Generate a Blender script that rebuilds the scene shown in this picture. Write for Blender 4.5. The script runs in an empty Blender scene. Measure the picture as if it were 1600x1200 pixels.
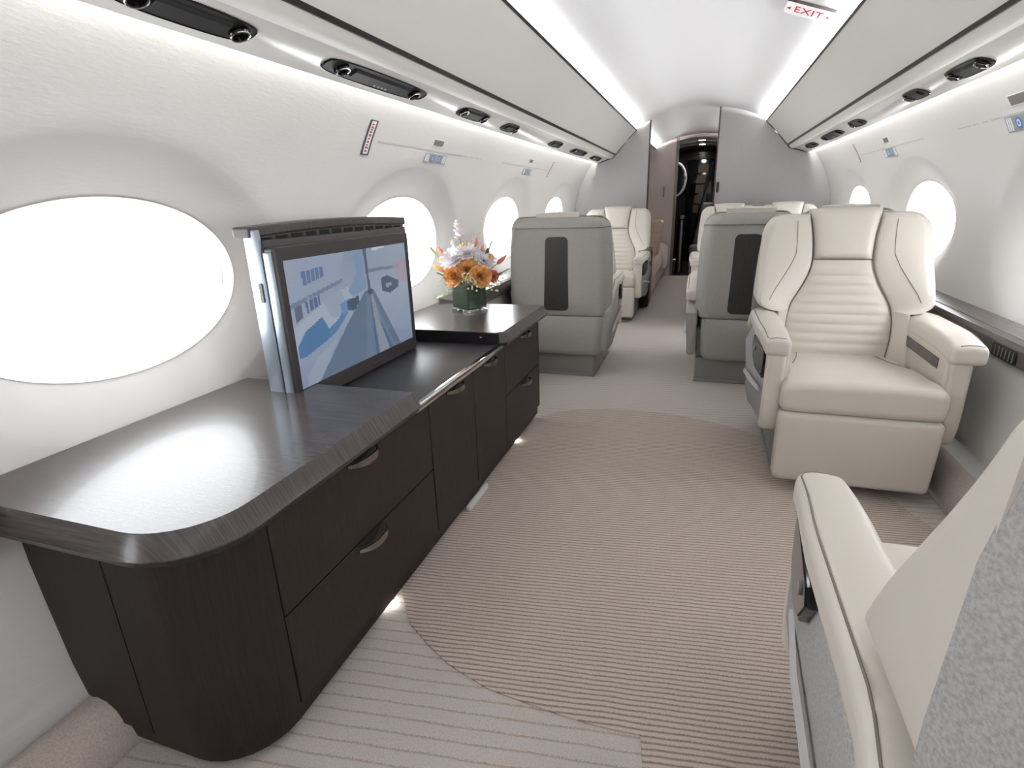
import bpy, bmesh, math, random
from mathutils import Vector, Matrix
random.seed(7)
PI = math.pi
S = bpy.context.scene
COL = S.collection

# ------------------------------------------------------------------ camera
cam_d = bpy.data.cameras.new('camera')
cam_d.sensor_width = 36.0
cam_d.lens = 851.384 / 1600 * 36.0
cam_d.clip_start = 0.02
cam = bpy.data.objects.new('camera', cam_d)
COL.objects.link(cam)
_r = (0.9478544, 0.07153618, -0.31057144)
_a = (0.31715502, -0.30767198, 0.89707895)
_d = (0.03138053, 0.94879952, 0.3143163)
X = Vector((_r[0], _a[0], -_d[0]))
Y = -Vector((_r[1], _a[1], -_d[1]))
Z = -Vector((_r[2], _a[2], -_d[2]))
m = Matrix((X, Y, Z)).transposed().to_4x4()
m.translation = Vector((0.10, 0.0, 1.10))
cam.matrix_world = m
S.camera = cam

# ------------------------------------------------------------------ world, exposure
w = bpy.data.worlds.new('world')
S.world = w
w.use_nodes = True
bg = w.node_tree.nodes['Background']
bg.inputs['Color'].default_value = (0.93, 0.96, 1.0, 1)
bg.inputs['Strength'].default_value = 5.0
S.view_settings.view_transform = 'Standard'
S.view_settings.look = 'None'
S.view_settings.gamma = 1.0
S.view_settings.use_curve_mapping = False
S.view_settings.exposure = 0.62
COVE_WALL = 20.0      # sidewall wash strip
COVE_CEIL = 66.0      # ceiling wash strip

# window centres along the cabin (y)
WL = [-1.99, -0.50, 0.987, 2.44, 3.94, 5.44]
WR = [-2.18, -0.69, 0.80, 2.293, 3.77, 5.27]
WZ, WA, WB = 0.928, 0.385, 0.217
Y0, Y1, Y2, Y3 = -2.72, 6.13, 8.60, 11.0

# window portals guide the daylight sampling
def portal(x, y):
    l = bpy.data.lights.new('window_portal', 'AREA')
    l.shape = 'ELLIPSE'; l.size = 0.80; l.size_y = 0.46
    l.cycles.is_portal = True
    o = bpy.data.objects.new('window_portal', l)
    COL.objects.link(o)
    o.location = (x, y, WZ)
    # area lights shine along local -Z; local X along cabin
    s = 1 if x < 0 else -1
    o.matrix_world = Matrix(((0, 0, -s, x), (s, 0, 0, y), (0, -1 * 1, 0, WZ), (0, 0, 0, 1)))
for y in WL: portal(-1.34, y)
for y in WR: portal(1.34, y)

# ------------------------------------------------------------------ helpers
def srgb(r, g, b):
    f = lambda c: (c / 255 / 12.92) if c / 255 <= 0.04045 else ((c / 255 + 0.055) / 1.055) ** 2.4
    return (f(r), f(g), f(b), 1)

def mat(name, col, rough=0.5, metal=0.0, spec=0.5, coat=0.0, emit=None, estr=0.0):
    M = bpy.data.materials.new(name); M.use_nodes = True
    b = M.node_tree.nodes['Principled BSDF']
    b.inputs['Base Color'].default_value = col
    b.inputs['Roughness'].default_value = rough
    b.inputs['Metallic'].default_value = metal
    b.inputs['Specular IOR Level'].default_value = spec
    b.inputs['Coat Weight'].default_value = coat
    b.inputs['Coat Roughness'].default_value = 0.06
    if emit:
        b.inputs['Emission Color'].default_value = emit
        b.inputs['Emission Strength'].default_value = estr
    return M

def nodes(M):
    nt = M.node_tree
    return nt, nt.nodes['Principled BSDF']

def add_noise(M, scale=(1, 1, 1), nscale=50, detail=3, c1=None, c2=None, bump=0.0, dist=0.002, lo=0.3, hi=0.7, rough=0.55):
    nt, b = nodes(M)
    tc = nt.nodes.new('ShaderNodeTexCoord')
    mp = nt.nodes.new('ShaderNodeMapping'); mp.inputs['Scale'].default_value = scale
    nz = nt.nodes.new('ShaderNodeTexNoise'); nz.inputs['Scale'].default_value = nscale; nz.inputs['Detail'].default_value = detail
    nz.inputs['Roughness'].default_value = rough
    nt.links.new(tc.outputs['Object'], mp.inputs['Vector']); nt.links.new(mp.outputs['Vector'], nz.inputs['Vector'])
    if c1:
        cr = nt.nodes.new('ShaderNodeValToRGB')
        cr.color_ramp.elements[0].position = lo; cr.color_ramp.elements[0].color = c1
        cr.color_ramp.elements[1].position = hi; cr.color_ramp.elements[1].color = c2
        nt.links.new(nz.outputs['Fac'], cr.inputs['Fac']); nt.links.new(cr.outputs['Color'], b.inputs['Base Color'])
    if bump:
        bp = nt.nodes.new('ShaderNodeBump'); bp.inputs['Strength'].default_value = bump; bp.inputs['Distance'].default_value = dist
        nt.links.new(nz.outputs['Fac'], bp.inputs['Height']); nt.links.new(bp.outputs['Normal'], b.inputs['Normal'])
    return M

def carpet(name, base, line, period, angle, width, bump=0.6):
    M = mat(name, base, 0.95, spec=0.1)
    nt, b = nodes(M)
    tc = nt.nodes.new('ShaderNodeTexCoord')
    nd = nt.nodes.new('ShaderNodeTexNoise'); nd.inputs['Scale'].default_value = 9; nd.inputs['Detail'].default_value = 2
    nt.links.new(tc.outputs['Object'], nd.inputs['Vector'])
    nf = nt.nodes.new('ShaderNodeTexNoise'); nf.inputs['Scale'].default_value = 260; nf.inputs['Detail'].default_value = 2
    nt.links.new(tc.outputs['Object'], nf.inputs['Vector'])
    sx = nt.nodes.new('ShaderNodeSeparateXYZ'); nt.links.new(tc.outputs['Object'], sx.inputs['Vector'])
    def M2(op, a, bb):
        n = nt.nodes.new('ShaderNodeMath'); n.operation = op
        for i, v in enumerate((a, bb)):
            if v is None: continue
            if isinstance(v, (int, float)): n.inputs[i].default_value = v
            else: nt.links.new(v, n.inputs[i])
        return n.outputs[0]
    p = M2('SUBTRACT', M2('MULTIPLY', sx.outputs['Y'], math.cos(angle) / period), M2('MULTIPLY', sx.outputs['X'], math.sin(angle) / period))
    p = M2('ADD', p, M2('MULTIPLY', nd.outputs['Fac'], 0.45 * 0.02 / period))
    p = M2('ADD', p, M2('MULTIPLY', nf.outputs['Fac'], 0.35))
    fr = M2('FRACT', p, None)
    tri = M2('ABSOLUTE', M2('SUBTRACT', fr, 0.5), None)       # 0.5 at the line, 0 mid ridge
    cr = nt.nodes.new('ShaderNodeMapRange'); cr.interpolation_type = 'SMOOTHSTEP'
    cr.inputs['From Min'].default_value = 0.5 - width; cr.inputs['From Max'].default_value = 0.5
    nt.links.new(tri, cr.inputs['Value'])
    mx = nt.nodes.new('ShaderNodeMix'); mx.data_type = 'RGBA'
    nt.links.new(cr.outputs['Result'], mx.inputs['Factor'])
    mx.inputs['A'].default_value = base; mx.inputs['B'].default_value = line
    mm = nt.nodes.new('ShaderNodeMix'); mm.data_type = 'RGBA'; mm.blend_type = 'MULTIPLY'; mm.inputs['Factor'].default_value = 0.35
    nt.links.new(mx.outputs['Result'], mm.inputs['A'])
    cr2 = nt.nodes.new('ShaderNodeValToRGB'); cr2.color_ramp.elements[0].position = 0.35; cr2.color_ramp.elements[0].color = (0.55, 0.55, 0.55, 1)
    cr2.color_ramp.elements[1].position = 0.6
    nt.links.new(nf.outputs['Fac'], cr2.inputs['Fac']); nt.links.new(cr2.outputs['Color'], mm.inputs['B'])
    nt.links.new(mm.outputs['Result'], b.inputs['Base Color'])
    bp = nt.nodes.new('ShaderNodeBump'); bp.inputs['Strength'].default_value = bump; bp.inputs['Distance'].default_value = 0.004
    h = M2('SUBTRACT', M2('MULTIPLY', nf.outputs['Fac'], 0.5), cr.outputs['Result'])
    nt.links.new(h, bp.inputs['Height']); nt.links.new(bp.outputs['Normal'], b.inputs['Normal'])
    return M

# ------------------------------------------------------------------ materials
MWALL = add_noise(mat('sidewall_vinyl', srgb(209, 206, 203), 0.62, spec=0.3), (1, .8, 3.5), 42, 4, bump=0.16, dist=0.003)
MCEIL = mat('ceiling_white', srgb(243, 243, 244), 0.6, spec=0.3)
MBIN = mat('bin_cream', srgb(240, 238, 233), 0.4, spec=0.4)
MPSU = mat('service_panel_gloss', srgb(228, 227, 222), 0.16, spec=0.5)
MBRONZE = mat('dark_bronze_trim', srgb(74, 68, 66), 0.3, metal=0.6)
MBULK = add_noise(mat('bulkhead_grey_cloth', srgb(172, 170, 168), 0.85, spec=0.15), (1, 1, 1), 420, 2, srgb(164, 162, 160), srgb(180, 178, 176), bump=0.15, dist=0.001)
MMAUVE = mat('mauve_panel', srgb(206, 195, 191), 0.7, spec=0.2)
MLEA = add_noise(mat('cream_leather', srgb(208, 201, 191), 0.42, spec=0.4), (1, 1, 1), 380, 3, bump=0.12, dist=0.0008)
MSEAM = mat('stitch_seam', srgb(128, 119, 110), 0.7, spec=0.2)
MFAB = add_noise(mat('grey_seat_cloth', srgb(168, 166, 164), 0.9, spec=0.1), (1, 1, 1), 260, 3, srgb(154, 152, 150), srgb(178, 176, 173), bump=0.12, dist=0.001, lo=0.35, hi=0.65)
MSHELL = add_noise(mat('greige_shell_cloth', srgb(160, 157, 150), 0.75, spec=0.2), (1, 1, 1), 300, 3, srgb(152, 149, 143), srgb(172, 169, 163), bump=0.1, dist=0.001)
MPED = mat('pedestal_grey', srgb(134, 131, 127), 0.45)
MTRIM = mat('light_trim', srgb(214, 212, 210), 0.35)
def wood(name, sc, rough, c1, c2, coat=0.0):
    M = add_noise(mat(name, c1, rough, spec=0.5 if coat else 0.32, coat=coat), sc, 1.0, 4, c1, c2, bump=0.18, dist=0.0006, lo=0.32, hi=0.72)
    return M
MWOODF = wood('dark_veneer_front', (9, 460, 9), 0.45, srgb(30, 23, 20), srgb(54, 43, 38))
MWOODE = wood('dark_veneer_end', (460, 460, 9), 0.45, srgb(27, 21, 18), srgb(48, 38, 34))
MWOODT = wood('dark_veneer_top', (9, 460, 9), 0.26, srgb(54, 48, 46), srgb(80, 73, 70), coat=0.12)
MWOODS = wood('smoked_veneer_ledge', (300, 9, 9), 0.3, srgb(70, 64, 62), srgb(104, 97, 94), coat=0.1)
MINS = add_noise(mat('charcoal_insert', srgb(44, 41, 40), 0.45), (500, 500, 8), 1, 3, srgb(36, 34, 33), srgb(56, 52, 50))
MTRAY = mat('dark_leather_tray', srgb(50, 48, 48), 0.38, spec=0.5)
MCHR = mat('polished_chrome', srgb(214, 212, 210), 0.08, metal=1.0)
MSTEEL = mat('satin_steel', srgb(150, 146, 142), 0.25, metal=1.0)
MBLK = mat('gloss_black', srgb(14, 14, 15), 0.12, spec=0.6)
MBLKM = mat('matt_black', srgb(20, 20, 21), 0.5)
MDARK = mat('dark_recess', srgb(12, 11, 11), 0.8)
MTVC = mat('tv_casing', srgb(62, 56, 58), 0.35)
MTVS = mat('tv_side_metal', srgb(150, 160, 170), 0.3, metal=0.7)
MLID = wood('lid_veneer', (9, 300, 9), 0.35, srgb(66, 62, 60), srgb(90, 85, 82))
MDUCT = add_noise(mat('duct_carpet', srgb(186, 174, 166), .95, spec=.1), (1, 1, 1), 240, 3, srgb(172, 160, 152), srgb(196, 184, 176), bump=.3, dist=.002)
MCARP = carpet('light_carpet', srgb(200, 192, 186), srgb(176, 160, 144), 0.036, math.radians(8), 0.11, 0.25)
MINSET = carpet('taupe_inset_carpet', srgb(202, 189, 179), srgb(146, 130, 120), 0.0145, math.radians(8), 0.30, 0.35)
MLAMP = mat('cove_lamp_wall', (0.9, 0.9, 0.9, 1), emit=(0.97, 0.98, 1.0, 1), estr=COVE_WALL)
MLAMPC = mat('cove_lamp_ceiling', (0.9, 0.9, 0.9, 1), emit=(0.975, 0.98, 1.0, 1), estr=COVE_CEIL)
MLAMPF = mat('cove_lamp_forward', (0.9, 0.9, 0.9, 1), emit=(1.0, 0.985, 0.97, 1), estr=COVE_CEIL * 1.5)
MPUCK = mat('puck_lamp', (1, 1, 1, 1), emit=(1.0, 0.97, 0.93, 1), estr=16)
MDOWN = mat('downlight_lamp', (1, 1, 1, 1), emit=(1, 0.98, 0.95, 1), estr=60)

MPANE = bpy.data.materials.new('window_pane'); MPANE.use_nodes = True
nt = MPANE.node_tree; nt.nodes.clear()
_o = nt.nodes.new('ShaderNodeOutputMaterial'); _t = nt.nodes.new('ShaderNodeBsdfTransparent'); _g = nt.nodes.new('ShaderNodeBsdfGlossy')
_g.inputs['Roughness'].default_value = 0.05; _m = nt.nodes.new('ShaderNodeMixShader'); _m.inputs[0].default_value = 0.05
nt.links.new(_t.outputs[0], _m.inputs[1]); nt.links.new(_g.outputs[0], _m.inputs[2]); nt.links.new(_m.outputs[0], _o.inputs[0])

# ------------------------------------------------------------------ object builders
def link(name, me, M=None, parent=None, smooth=40):
    o = bpy.data.objects.new(name, me)
    COL.objects.link(o)
    if M: me.materials.append(M)
    if parent: o.parent = parent
    if smooth:
        me.polygons.foreach_set('use_smooth', [True] * len(me.polygons))
        me.set_sharp_from_angle(angle=math.radians(smooth))
    return o

def mesh(name, V, F, M=None, parent=None, smooth=40):
    me = bpy.data.meshes.new(name)
    me.from_pydata([tuple(v) for v in V], [], F)
    me.validate()
    bm = bmesh.new(); bm.from_mesh(me)
    bmesh.ops.recalc_face_normals(bm, faces=bm.faces)
    bm.to_mesh(me); bm.free()
    return link(name, me, M, parent, smooth)

def empty(name, label, cat, loc=(0, 0, 0), rz=0.0, group=None):
    o = bpy.data.objects.new(name, None); COL.objects.link(o)
    o.location = loc; o.rotation_euler = (0, 0, rz); o.empty_display_size = 0.05
    o['label'] = label; o['category'] = cat
    if group: o['group'] = group
    return o

def tag(o, label, cat, group=None):
    o['label'] = label; o['category'] = cat
    if group: o['group'] = group
    return o

def struct(o, label=None):
    o['kind'] = 'structure'
    if label: o['label'] = label
    return o

def box(name, x0, x1, y0, y1, z0, z1, M, parent=None, bev=0.0, seg=2):
    bm = bmesh.new()
    bmesh.ops.create_cube(bm, size=1)
    for v in bm.verts:
        v.co = Vector((x0 + (v.co.x + .5) * (x1 - x0), y0 + (v.co.y + .5) * (y1 - y0), z0 + (v.co.z + .5) * (z1 - z0)))
    if bev:
        bmesh.ops.bevel(bm, geom=list(bm.edges), offset=bev, segments=seg, profile=0.5, affect='EDGES')
    me = bpy.data.meshes.new(name); bm.to_mesh(me); bm.free()
    return link(name, me, M, parent)

def samples(h, r, nm, nr):
    a = [h - r + r * math.tan(k * PI / 4 / nr) for k in range(1, nr + 1)]
    mid = [-(h - r) + 2 * (h - r) * i / nm for i in range(nm + 1)]
    return [-v for v in reversed(a)] + mid + a

def soft(name, x0, x1, y0, y1, z0, z1, r, M, parent=None, deform=None, nm=6, nr=3):
    """box with rounded edges, dense enough to be deformed"""
    c = ((x0 + x1) / 2, (y0 + y1) / 2, (z0 + z1) / 2); h = ((x1 - x0) / 2, (y1 - y0) / 2, (z1 - z0) / 2)
    r = min(r, *(v * 0.98 for v in h))
    sm = [samples(v, r, nm, nr) for v in h]
    V, F, idx = [], [], {}
    def vid(p):
        k = tuple(round(q, 6) for q in p)
        if k in idx: return idx[k]
        q = [max(-(h[i] - r), min(h[i] - r, p[i])) for i in range(3)]
        d = Vector([p[i] - q[i] for i in range(3)])
        if d.length > 1e-9: d = d.normalized() * r
        P = [c[i] + q[i] + d[i] for i in range(3)]
        if deform: P = deform(*P)
        V.append(tuple(P)); idx[k] = len(V) - 1
        return idx[k]
    for ax in range(3):
        b, cc = (ax + 1) % 3, (ax + 2) % 3
        for s in (-1, 1):
            for i in range(len(sm[b]) - 1):
                for j in range(len(sm[cc]) - 1):
                    q = []
                    for (ii, jj) in ((i, j), (i + 1, j), (i + 1, j + 1), (i, j + 1)):
                        p = [0, 0, 0]; p[ax] = s * h[ax]; p[b] = sm[b][ii]; p[cc] = sm[cc][jj]
                        q.append(vid(p))
                    F.append(q if s > 0 else q[::-1])
    return mesh(name, V, F, M, parent, 50)

def prism(name, outline, ax, d0, d1, M, parent=None, bev=0.0, seg=2, smooth=40):
    """2D outline extruded along an axis: ax 'x' -> (y,z), 'y' -> (x,z), 'z' -> (x,y)"""
    def P(u, v, d): return {'x': (d, u, v), 'y': (u, d, v), 'z': (u, v, d)}[ax]
    n = len(outline)
    V = [P(u, v, d0) for u, v in outline] + [P(u, v, d1) for u, v in outline]
    F = [list(range(n)), list(range(2 * n - 1, n - 1, -1))] + [[i, (i + 1) % n, n + (i + 1) % n, n + i] for i in range(n)]
    me = bpy.data.meshes.new(name); me.from_pydata(V, [], F)
    bm = bmesh.new(); bm.from_mesh(me)
    bmesh.ops.recalc_face_normals(bm, faces=bm.faces)
    if bev:
        caps = set(f for f in bm.faces if len(f.verts) == n and n > 4 or (n == 4 and abs(f.normal['xyz'.index(ax)]) > .9))
        ed = [e for e in bm.edges if any(f in caps for f in e.link_faces)]
        bmesh.ops.bevel(bm, geom=ed, offset=bev, segments=seg, profile=0.5, affect='EDGES', clamp_overlap=True)
    bm.to_mesh(me); bm.free()
    return link(name, me, M, parent, smooth)

def rrect(u0, u1, v0, v1, r, n=5):
    out = []
    for cx, cy, a0 in ((u1 - r, v0 + r, -PI / 2), (u1 - r, v1 - r, 0), (u0 + r, v1 - r, PI / 2), (u0 + r, v0 + r, PI)):
        for k in range(n + 1):
            a = a0 + PI / 2 * k / n
            out.append((cx + r * math.cos(a), cy + r * math.sin(a)))
    return out

def loft(name, secs, M, parent=None, caps=True, closed=True, smooth=40):
    n = len(secs[0]); V = [p for s in secs for p in s]; F = []
    for i in range(len(secs) - 1):
        for j in range(n if closed else n - 1):
            k = (j + 1) % n
            F.append([i * n + j, i * n + k, (i + 1) * n + k, (i + 1) * n + j])
    if caps and closed:
        F.append(list(range(n))); F.append([(len(secs) - 1) * n + j for j in range(n)][::-1])
    return mesh(name, V, F, M, parent, smooth)

def tube(name, pts, r, M, parent=None, n=6, closed=False):
    pts = [Vector(p) for p in pts]; secs = []
    N = len(pts); up = Vector((0, 0, 1))
    for i, p in enumerate(pts):
        if closed: t = pts[(i + 1) % N] - pts[(i - 1) % N]
        else: t = pts[min(i + 1, N - 1)] - pts[max(i - 1, 0)]
        t.normalize()
        s = t.cross(up)
        if s.length < 0.1: s = t.cross(Vector((0, 1, 0)))
        s.normalize(); q = s.cross(t)
        rr = r[i] if isinstance(r, (list, tuple)) else r
        secs.append([tuple(p + rr * (math.cos(2 * PI * k / n) * s + math.sin(2 * PI * k / n) * q)) for k in range(n)])
    if closed: secs.append(secs[0])
    return loft(name, secs, M, parent, caps=not closed, smooth=60)

def ring_pts(cx, cy, cz, rx, rz_, n=32):
    return [(cx + rx * math.cos(2 * PI * k / n), cy, cz + rz_ * math.sin(2 * PI * k / n)) for k in range(n)]

def strip(name, prof, y0, y1, M, parent=None, ny=1, thick=None, smooth=30):
    """open cross-section profile [(x,z)...] swept along y (a sheet), or closed with thick"""
    V, F = [], []
    n = len(prof)
    for i in range(ny + 1):
        y = y0 + (y1 - y0) * i / ny
        V += [(x, y, z) for x, z in prof]
    for i in range(ny):
        for j in range(n - 1):
            F.append([i * n + j, i * n + j + 1, (i + 1) * n + j + 1, (i + 1) * n + j])
    o = mesh(name, V, F, M, parent, smooth)
    if thick:
        md = o.modifiers.new('solid', 'SOLIDIFY'); md.thickness = thick; md.offset = 0
    return o

def interp(tab, t):
    if t <= tab[0][0]: return tab[0][1]
    for (a, va), (b, vb) in zip(tab, tab[1:]):
        if t <= b: return va + (vb - va) * (t - a) / (b - a)
    return tab[-1][1]
def smooth01(t):
    t = max(0.0, min(1.0, t)); return t * t * (3 - 2 * t)

# ------------------------------------------------------------------ shell: floor, walls, ceiling
# sidewall: x as a smooth function of z (half width)
def xw(z):
    # arc fitted to the cabin section
    t = z - 0.88
    return 1.243 - 0.42 * t * t - 0.22 * max(0, t) ** 3 * 1.0 if t > 0 else 1.243 - 0.36 * t * t

fl = struct(box('floor', -1.12, 1.12, Y0 - .1, Y2, -0.06, 0.0, MCARP), 'light striped carpet covering the cabin floor')
pts = [(-.66, 2.63), (-.61, 2.69), (-.556, 2.745), (-.44, 2.80), (-.323, 2.833), (-.15, 2.85), (.018, 2.838), (.15, 2.80), (.272, 2.748), (.36, 2.70), (.441, 2.644), (.62, 2.5), (.8, 2.25),
       (.95, 1.9), (1.0, 1.5), (1.0, .15), (.10, .15), (.075, .70), (.06, .86), (.051, .91), (-.045, .904), (-.164, .91), (-.308, .925), (-.429, .965), (-.51, 1.01), (-.592, 1.063), (-.70, 1.2), (-.78, 1.5), (-.80, 1.9), (-.75, 2.4)]
ci = prism('carpet_inset', pts, 'z', 0.0, 0.004, MINSET, fl, smooth=0)
ci['label'] = 'curved taupe ribbed carpet inset'

def wall(side, centres, name):
    sg = -1 if side == 'left' else 1
    z0, z1 = 0.50, 1.56
    cuts = [Y0] + [(a + b) / 2 for a, b in zip(centres, centres[1:])] + [Y1 + .03]
    V, F = [], []
    NA = 96
    def P(y, z, off=0.0):
        return (sg * (xw(z) + off), y, z)
    for i, c in enumerate(centres):
        y0, y1 = cuts[i], cuts[i + 1]
        corners = [math.atan2(zz - WZ, yy - c) for yy in (y0, y1) for zz in (z0, z1)]
        th = sorted(set([round(2 * PI * k / NA - PI, 6) for k in range(NA)] + [round(a, 6) for a in corners]))
        n = len(th)
        a_o, b_o = WA + 0.165, WB + 0.135
        rings = [('i', 0)] + [('f', t) for t in (0.08, 0.2, 0.4, 0.6, 0.8, 0.93, 1.0)] + [('o', t) for t in (0.12, 0.3, 0.5, 0.7, 0.85, 1.0)]
        base = len(V)
        for kind, t in rings:
            for a in th:
                ca, sa = math.cos(a), math.sin(a)
                ri = 1 / math.sqrt((ca / WA) ** 2 + (sa / WB) ** 2)
                ro = 1 / math.sqrt((ca / a_o) ** 2 + (sa / b_o) ** 2)
                hy = (y1 - c) if ca > 0 else (c - y0); hz = (z1 - WZ) if sa > 0 else (WZ - z0)
                rb = min(hy / max(abs(ca), 1e-6), hz / max(abs(sa), 1e-6))
                ro = min(ro, rb * 0.985)
                if kind == 'i': rr, off = ri, 0.055
                elif kind == 'f':
                    rr = ri + (ro - ri) * t; off = 0.055 * (1 - t) ** 1.25 + 0.0
                else:
                    rr = ro + (rb - ro) * t; off = 0.0
                V.append(P(c + rr * ca, WZ + rr * sa, off))
        for q in range(len(rings) - 1):
            for k in range(n):
                k2 = (k + 1) % n
                F.append([base + q * n + k, base + q * n + k2, base + (q + 1) * n + k2, base + (q + 1) * n + k])
    o = mesh(name, V, F, MWALL, None, 28)
    return struct(o, 'white moulded cabin sidewall with scooped oval window openings on the ' + side)
wall('left', WL, 'wall_left')
wall('right', WR, 'wall_right')

wn = 0
for sg, cs in ((-1, WL), (1, WR)):
    for c in cs:
        wn += 1
        root = bpy.data.objects.new('window_%d' % wn, None); COL.objects.link(root)
        root.location = (sg * xw(WZ), c, WZ); struct(root, 'bright oval cabin window')
        N = 72
        # reveal tube following the wall curve, then the pane
        secs = []
        for off, k in ((0.052, 1.004), (0.056, 1.0), (0.085, 0.985), (0.095, 0.99)):
            secs.append([(sg * (xw(WZ + WB * k * math.sin(2 * PI * j / N)) + off) - sg * xw(WZ), WA * k * math.cos(2 * PI * j / N), WB * k * math.sin(2 * PI * j / N)) for j in range(N)])
        loft('window_frame', secs, MTRIM, root, caps=False)
        V = [(sg * (xw(WZ) + 0.085) - sg * xw(WZ), 0, 0)]; F = []
        for q in (0.5, 0.995):
            V += [(sg * (xw(WZ + WB * q * math.sin(2 * PI * j / N)) + 0.085) - sg * xw(WZ), WA * q * math.cos(2 * PI * j / N), WB * q * math.sin(2 * PI * j / N)) for j in range(N)]
        for j in range(N):
            k = (j + 1) % N
            F.append([0, 1 + j, 1 + k]); F.append([1 + j, 1 + k, 1 + N + k, 1 + N + j][::-1])
        mesh('pane', V, F, MPANE, root, 60)

# ceiling arch
def zc(x):
    x = abs(x)
    return 1.935 - 0.39 * x * x if x < .5 else 1.8375 - .37 * (x - .5)
prof = [(x * 0.74 / 14, zc(x * 0.74 / 14)) for x in range(-14, 15)]
c = struct(strip('ceiling', prof, Y0, Y2, MCEIL, thick=0.006), 'white arched cabin ceiling')
# ceiling panel joints
for i, y in enumerate((-0.2, 2.05, 3.75, 5.2)):
    pj = [(x * 0.6 / 10, zc(x * 0.6 / 10) - 0.0042) for x in range(-10, 11)]
    strip('panel_joint', pj, y, y + 0.004, MBIN, c)

# rear end wall behind the camera
def section(side):
    """outline (x,z) of the cabin section on one side, from floor to ceiling centre"""
    s = [(1.0, 0.0), (1.0, 0.04), (1.04, 0.09), (1.105, .115), (1.14, .52), (1.14, .60)]
    s += [(xw(z), z) for z in (0.6, 0.7, 0.8, 0.9, 1.0, 1.1, 1.2, 1.3, 1.4, 1.468)]
    s += [(.985, 1.470), (.90, 1.50), (.81, 1.544), (.797, 1.556), (.60, 1.764), (.60, 1.79)]
    s += [(x, zc(x)) for x in (.5, .4, .3, .2, .1, 0.0)]
    return [(side * x, z) for x, z in s]
outl = section(1) + section(-1)[::-1][1:]
struct(prism('wall_rear', outl, 'y', Y0 - 0.05, Y0, MBULK), 'plain grey cabin wall behind the viewer')

# lower sidewall panels, ledges, carpeted ducts along both sides
for sg, nm in ((-1, 'left'), (1, 'right')):
    low = [(sg * 1.142, 0.53), (sg * 1.138, 0.45), (sg * 1.128, 0.33), (sg * 1.115, 0.2), (sg * 1.10, 0.10)]
    b = struct(strip('wall_lower_' + nm, low, Y0, Y1, MBIN if sg > 0 else MWALL, thick=0.012), 'cream lower sidewall panel under the ledge')
    if sg > 0:
        for y in (.35, 1.25, 2.02, 2.86, 3.7, 4.6, 5.5):
            strip('panel_joint', [(sg * (x - 0.0075) if sg > 0 else x, z) for x, z in [(abs(p[0]), p[1]) for p in low]], y, y + 0.005, MSEAM, b)
    duct = [(sg * 1.115, .118)] + [(sg * (1.055 + .055 * math.sin(a)), .065 + .055 * math.cos(a)) for a in [0.9, 0.5, 0.1, -0.4, -0.9, -1.3]] + [(sg * 0.995, .03), (sg * 0.998, 0.0)]
    struct(strip('baseboard_' + nm, duct, Y0, Y1, MDUCT, thick=0.006), 'carpeted duct along the foot of the %s wall' % nm)

# ------------------------------------------------------------------ overhead bins, service panels, cove lamps
for sg, nm, ot in ((-1, 'left', 'above the dark credenza'), (1, 'right', 'above the cream armchairs')):
    e = empty('overhead_bin', 'long cream overhead bin with dark trim edges ' + ot, 'overhead bin', (0, Y1, 1.544), 0, 'overhead bins')
    def L(pr): return [(sg * x, z - 1.544) for x, z in pr]
    face = [(.603, 1.762), (.665, 1.703), (.735, 1.629), (.806, 1.548)]
    back = [(.97, 1.60), (.97, 1.66), (.72, 1.70), (.66, 1.72)]
    prism('bin_body', L(face + back), 'y', Y0 - Y1, -0.001, MBIN, e)
    prism('upper_trim', L([(.594, 1.764), (.603, 1.758), (.612, 1.765), (.602, 1.776)]), 'y', Y0 - Y1, -0.001, MBRONZE, e)
    prism('lower_trim', L([(.800, 1.552), (.8085, 1.540), (.818, 1.541), (.82, 1.55)]), 'y', Y0 - Y1, -0.001, MBRONZE, e)
    if sg < 0:
        for y in (0.62,):
            prism('door_gap', L([(.601, 1.7625), (.8055, 1.5465), (.8055, 1.549), (.602, 1.765)]), 'y', y - Y1, y + 0.004 - Y1, MSEAM, e)
    p = empty('service_panel', 'glossy white service panel strip below the %s overhead bin' % nm, 'service panel', (0, Y1, 1.47), 0, 'service panels')
    def Q(pr): return [(sg * x, z - 1.47) for x, z in pr]
    prism('channel', Q([(.815, 1.541), (.83, 1.519), (.855, 1.508), (.872, 1.512), (.872, 1.56), (.82, 1.56)]), 'y', Y0 - Y1, -0.001, MBIN, p)
    prism('panel', Q([(.870, 1.514), (.876, 1.508), (.93, 1.492), (.982, 1.469), (.992, 1.470), (.994, 1.482), (.94, 1.53), (.872, 1.56)]), 'y', Y0 - Y1, -0.001, MPSU, p)
    # cove lamps: a hidden linear lamp behind the service panel and another behind the bin's upper edge
    lw = strip('wall_wash_lamp', [(sg * 0.955, 1.553), (sg * 1.0, 1.553)][::-sg], Y0, Y1 - 0.01, MLAMP)
    tag(lw, 'hidden linear lamp washing the %s sidewall from above' % nm, 'lamp', 'cove lamps')
    lc = strip('ceiling_wash_lamp', [(sg * 0.722, 1.702), (sg * 0.728, 1.750)], Y0, Y1 - 0.01, MLAMPC)
    tag(lc, 'hidden linear lamp washing the ceiling along the %s bin' % nm, 'lamp', 'cove lamps')

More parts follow.
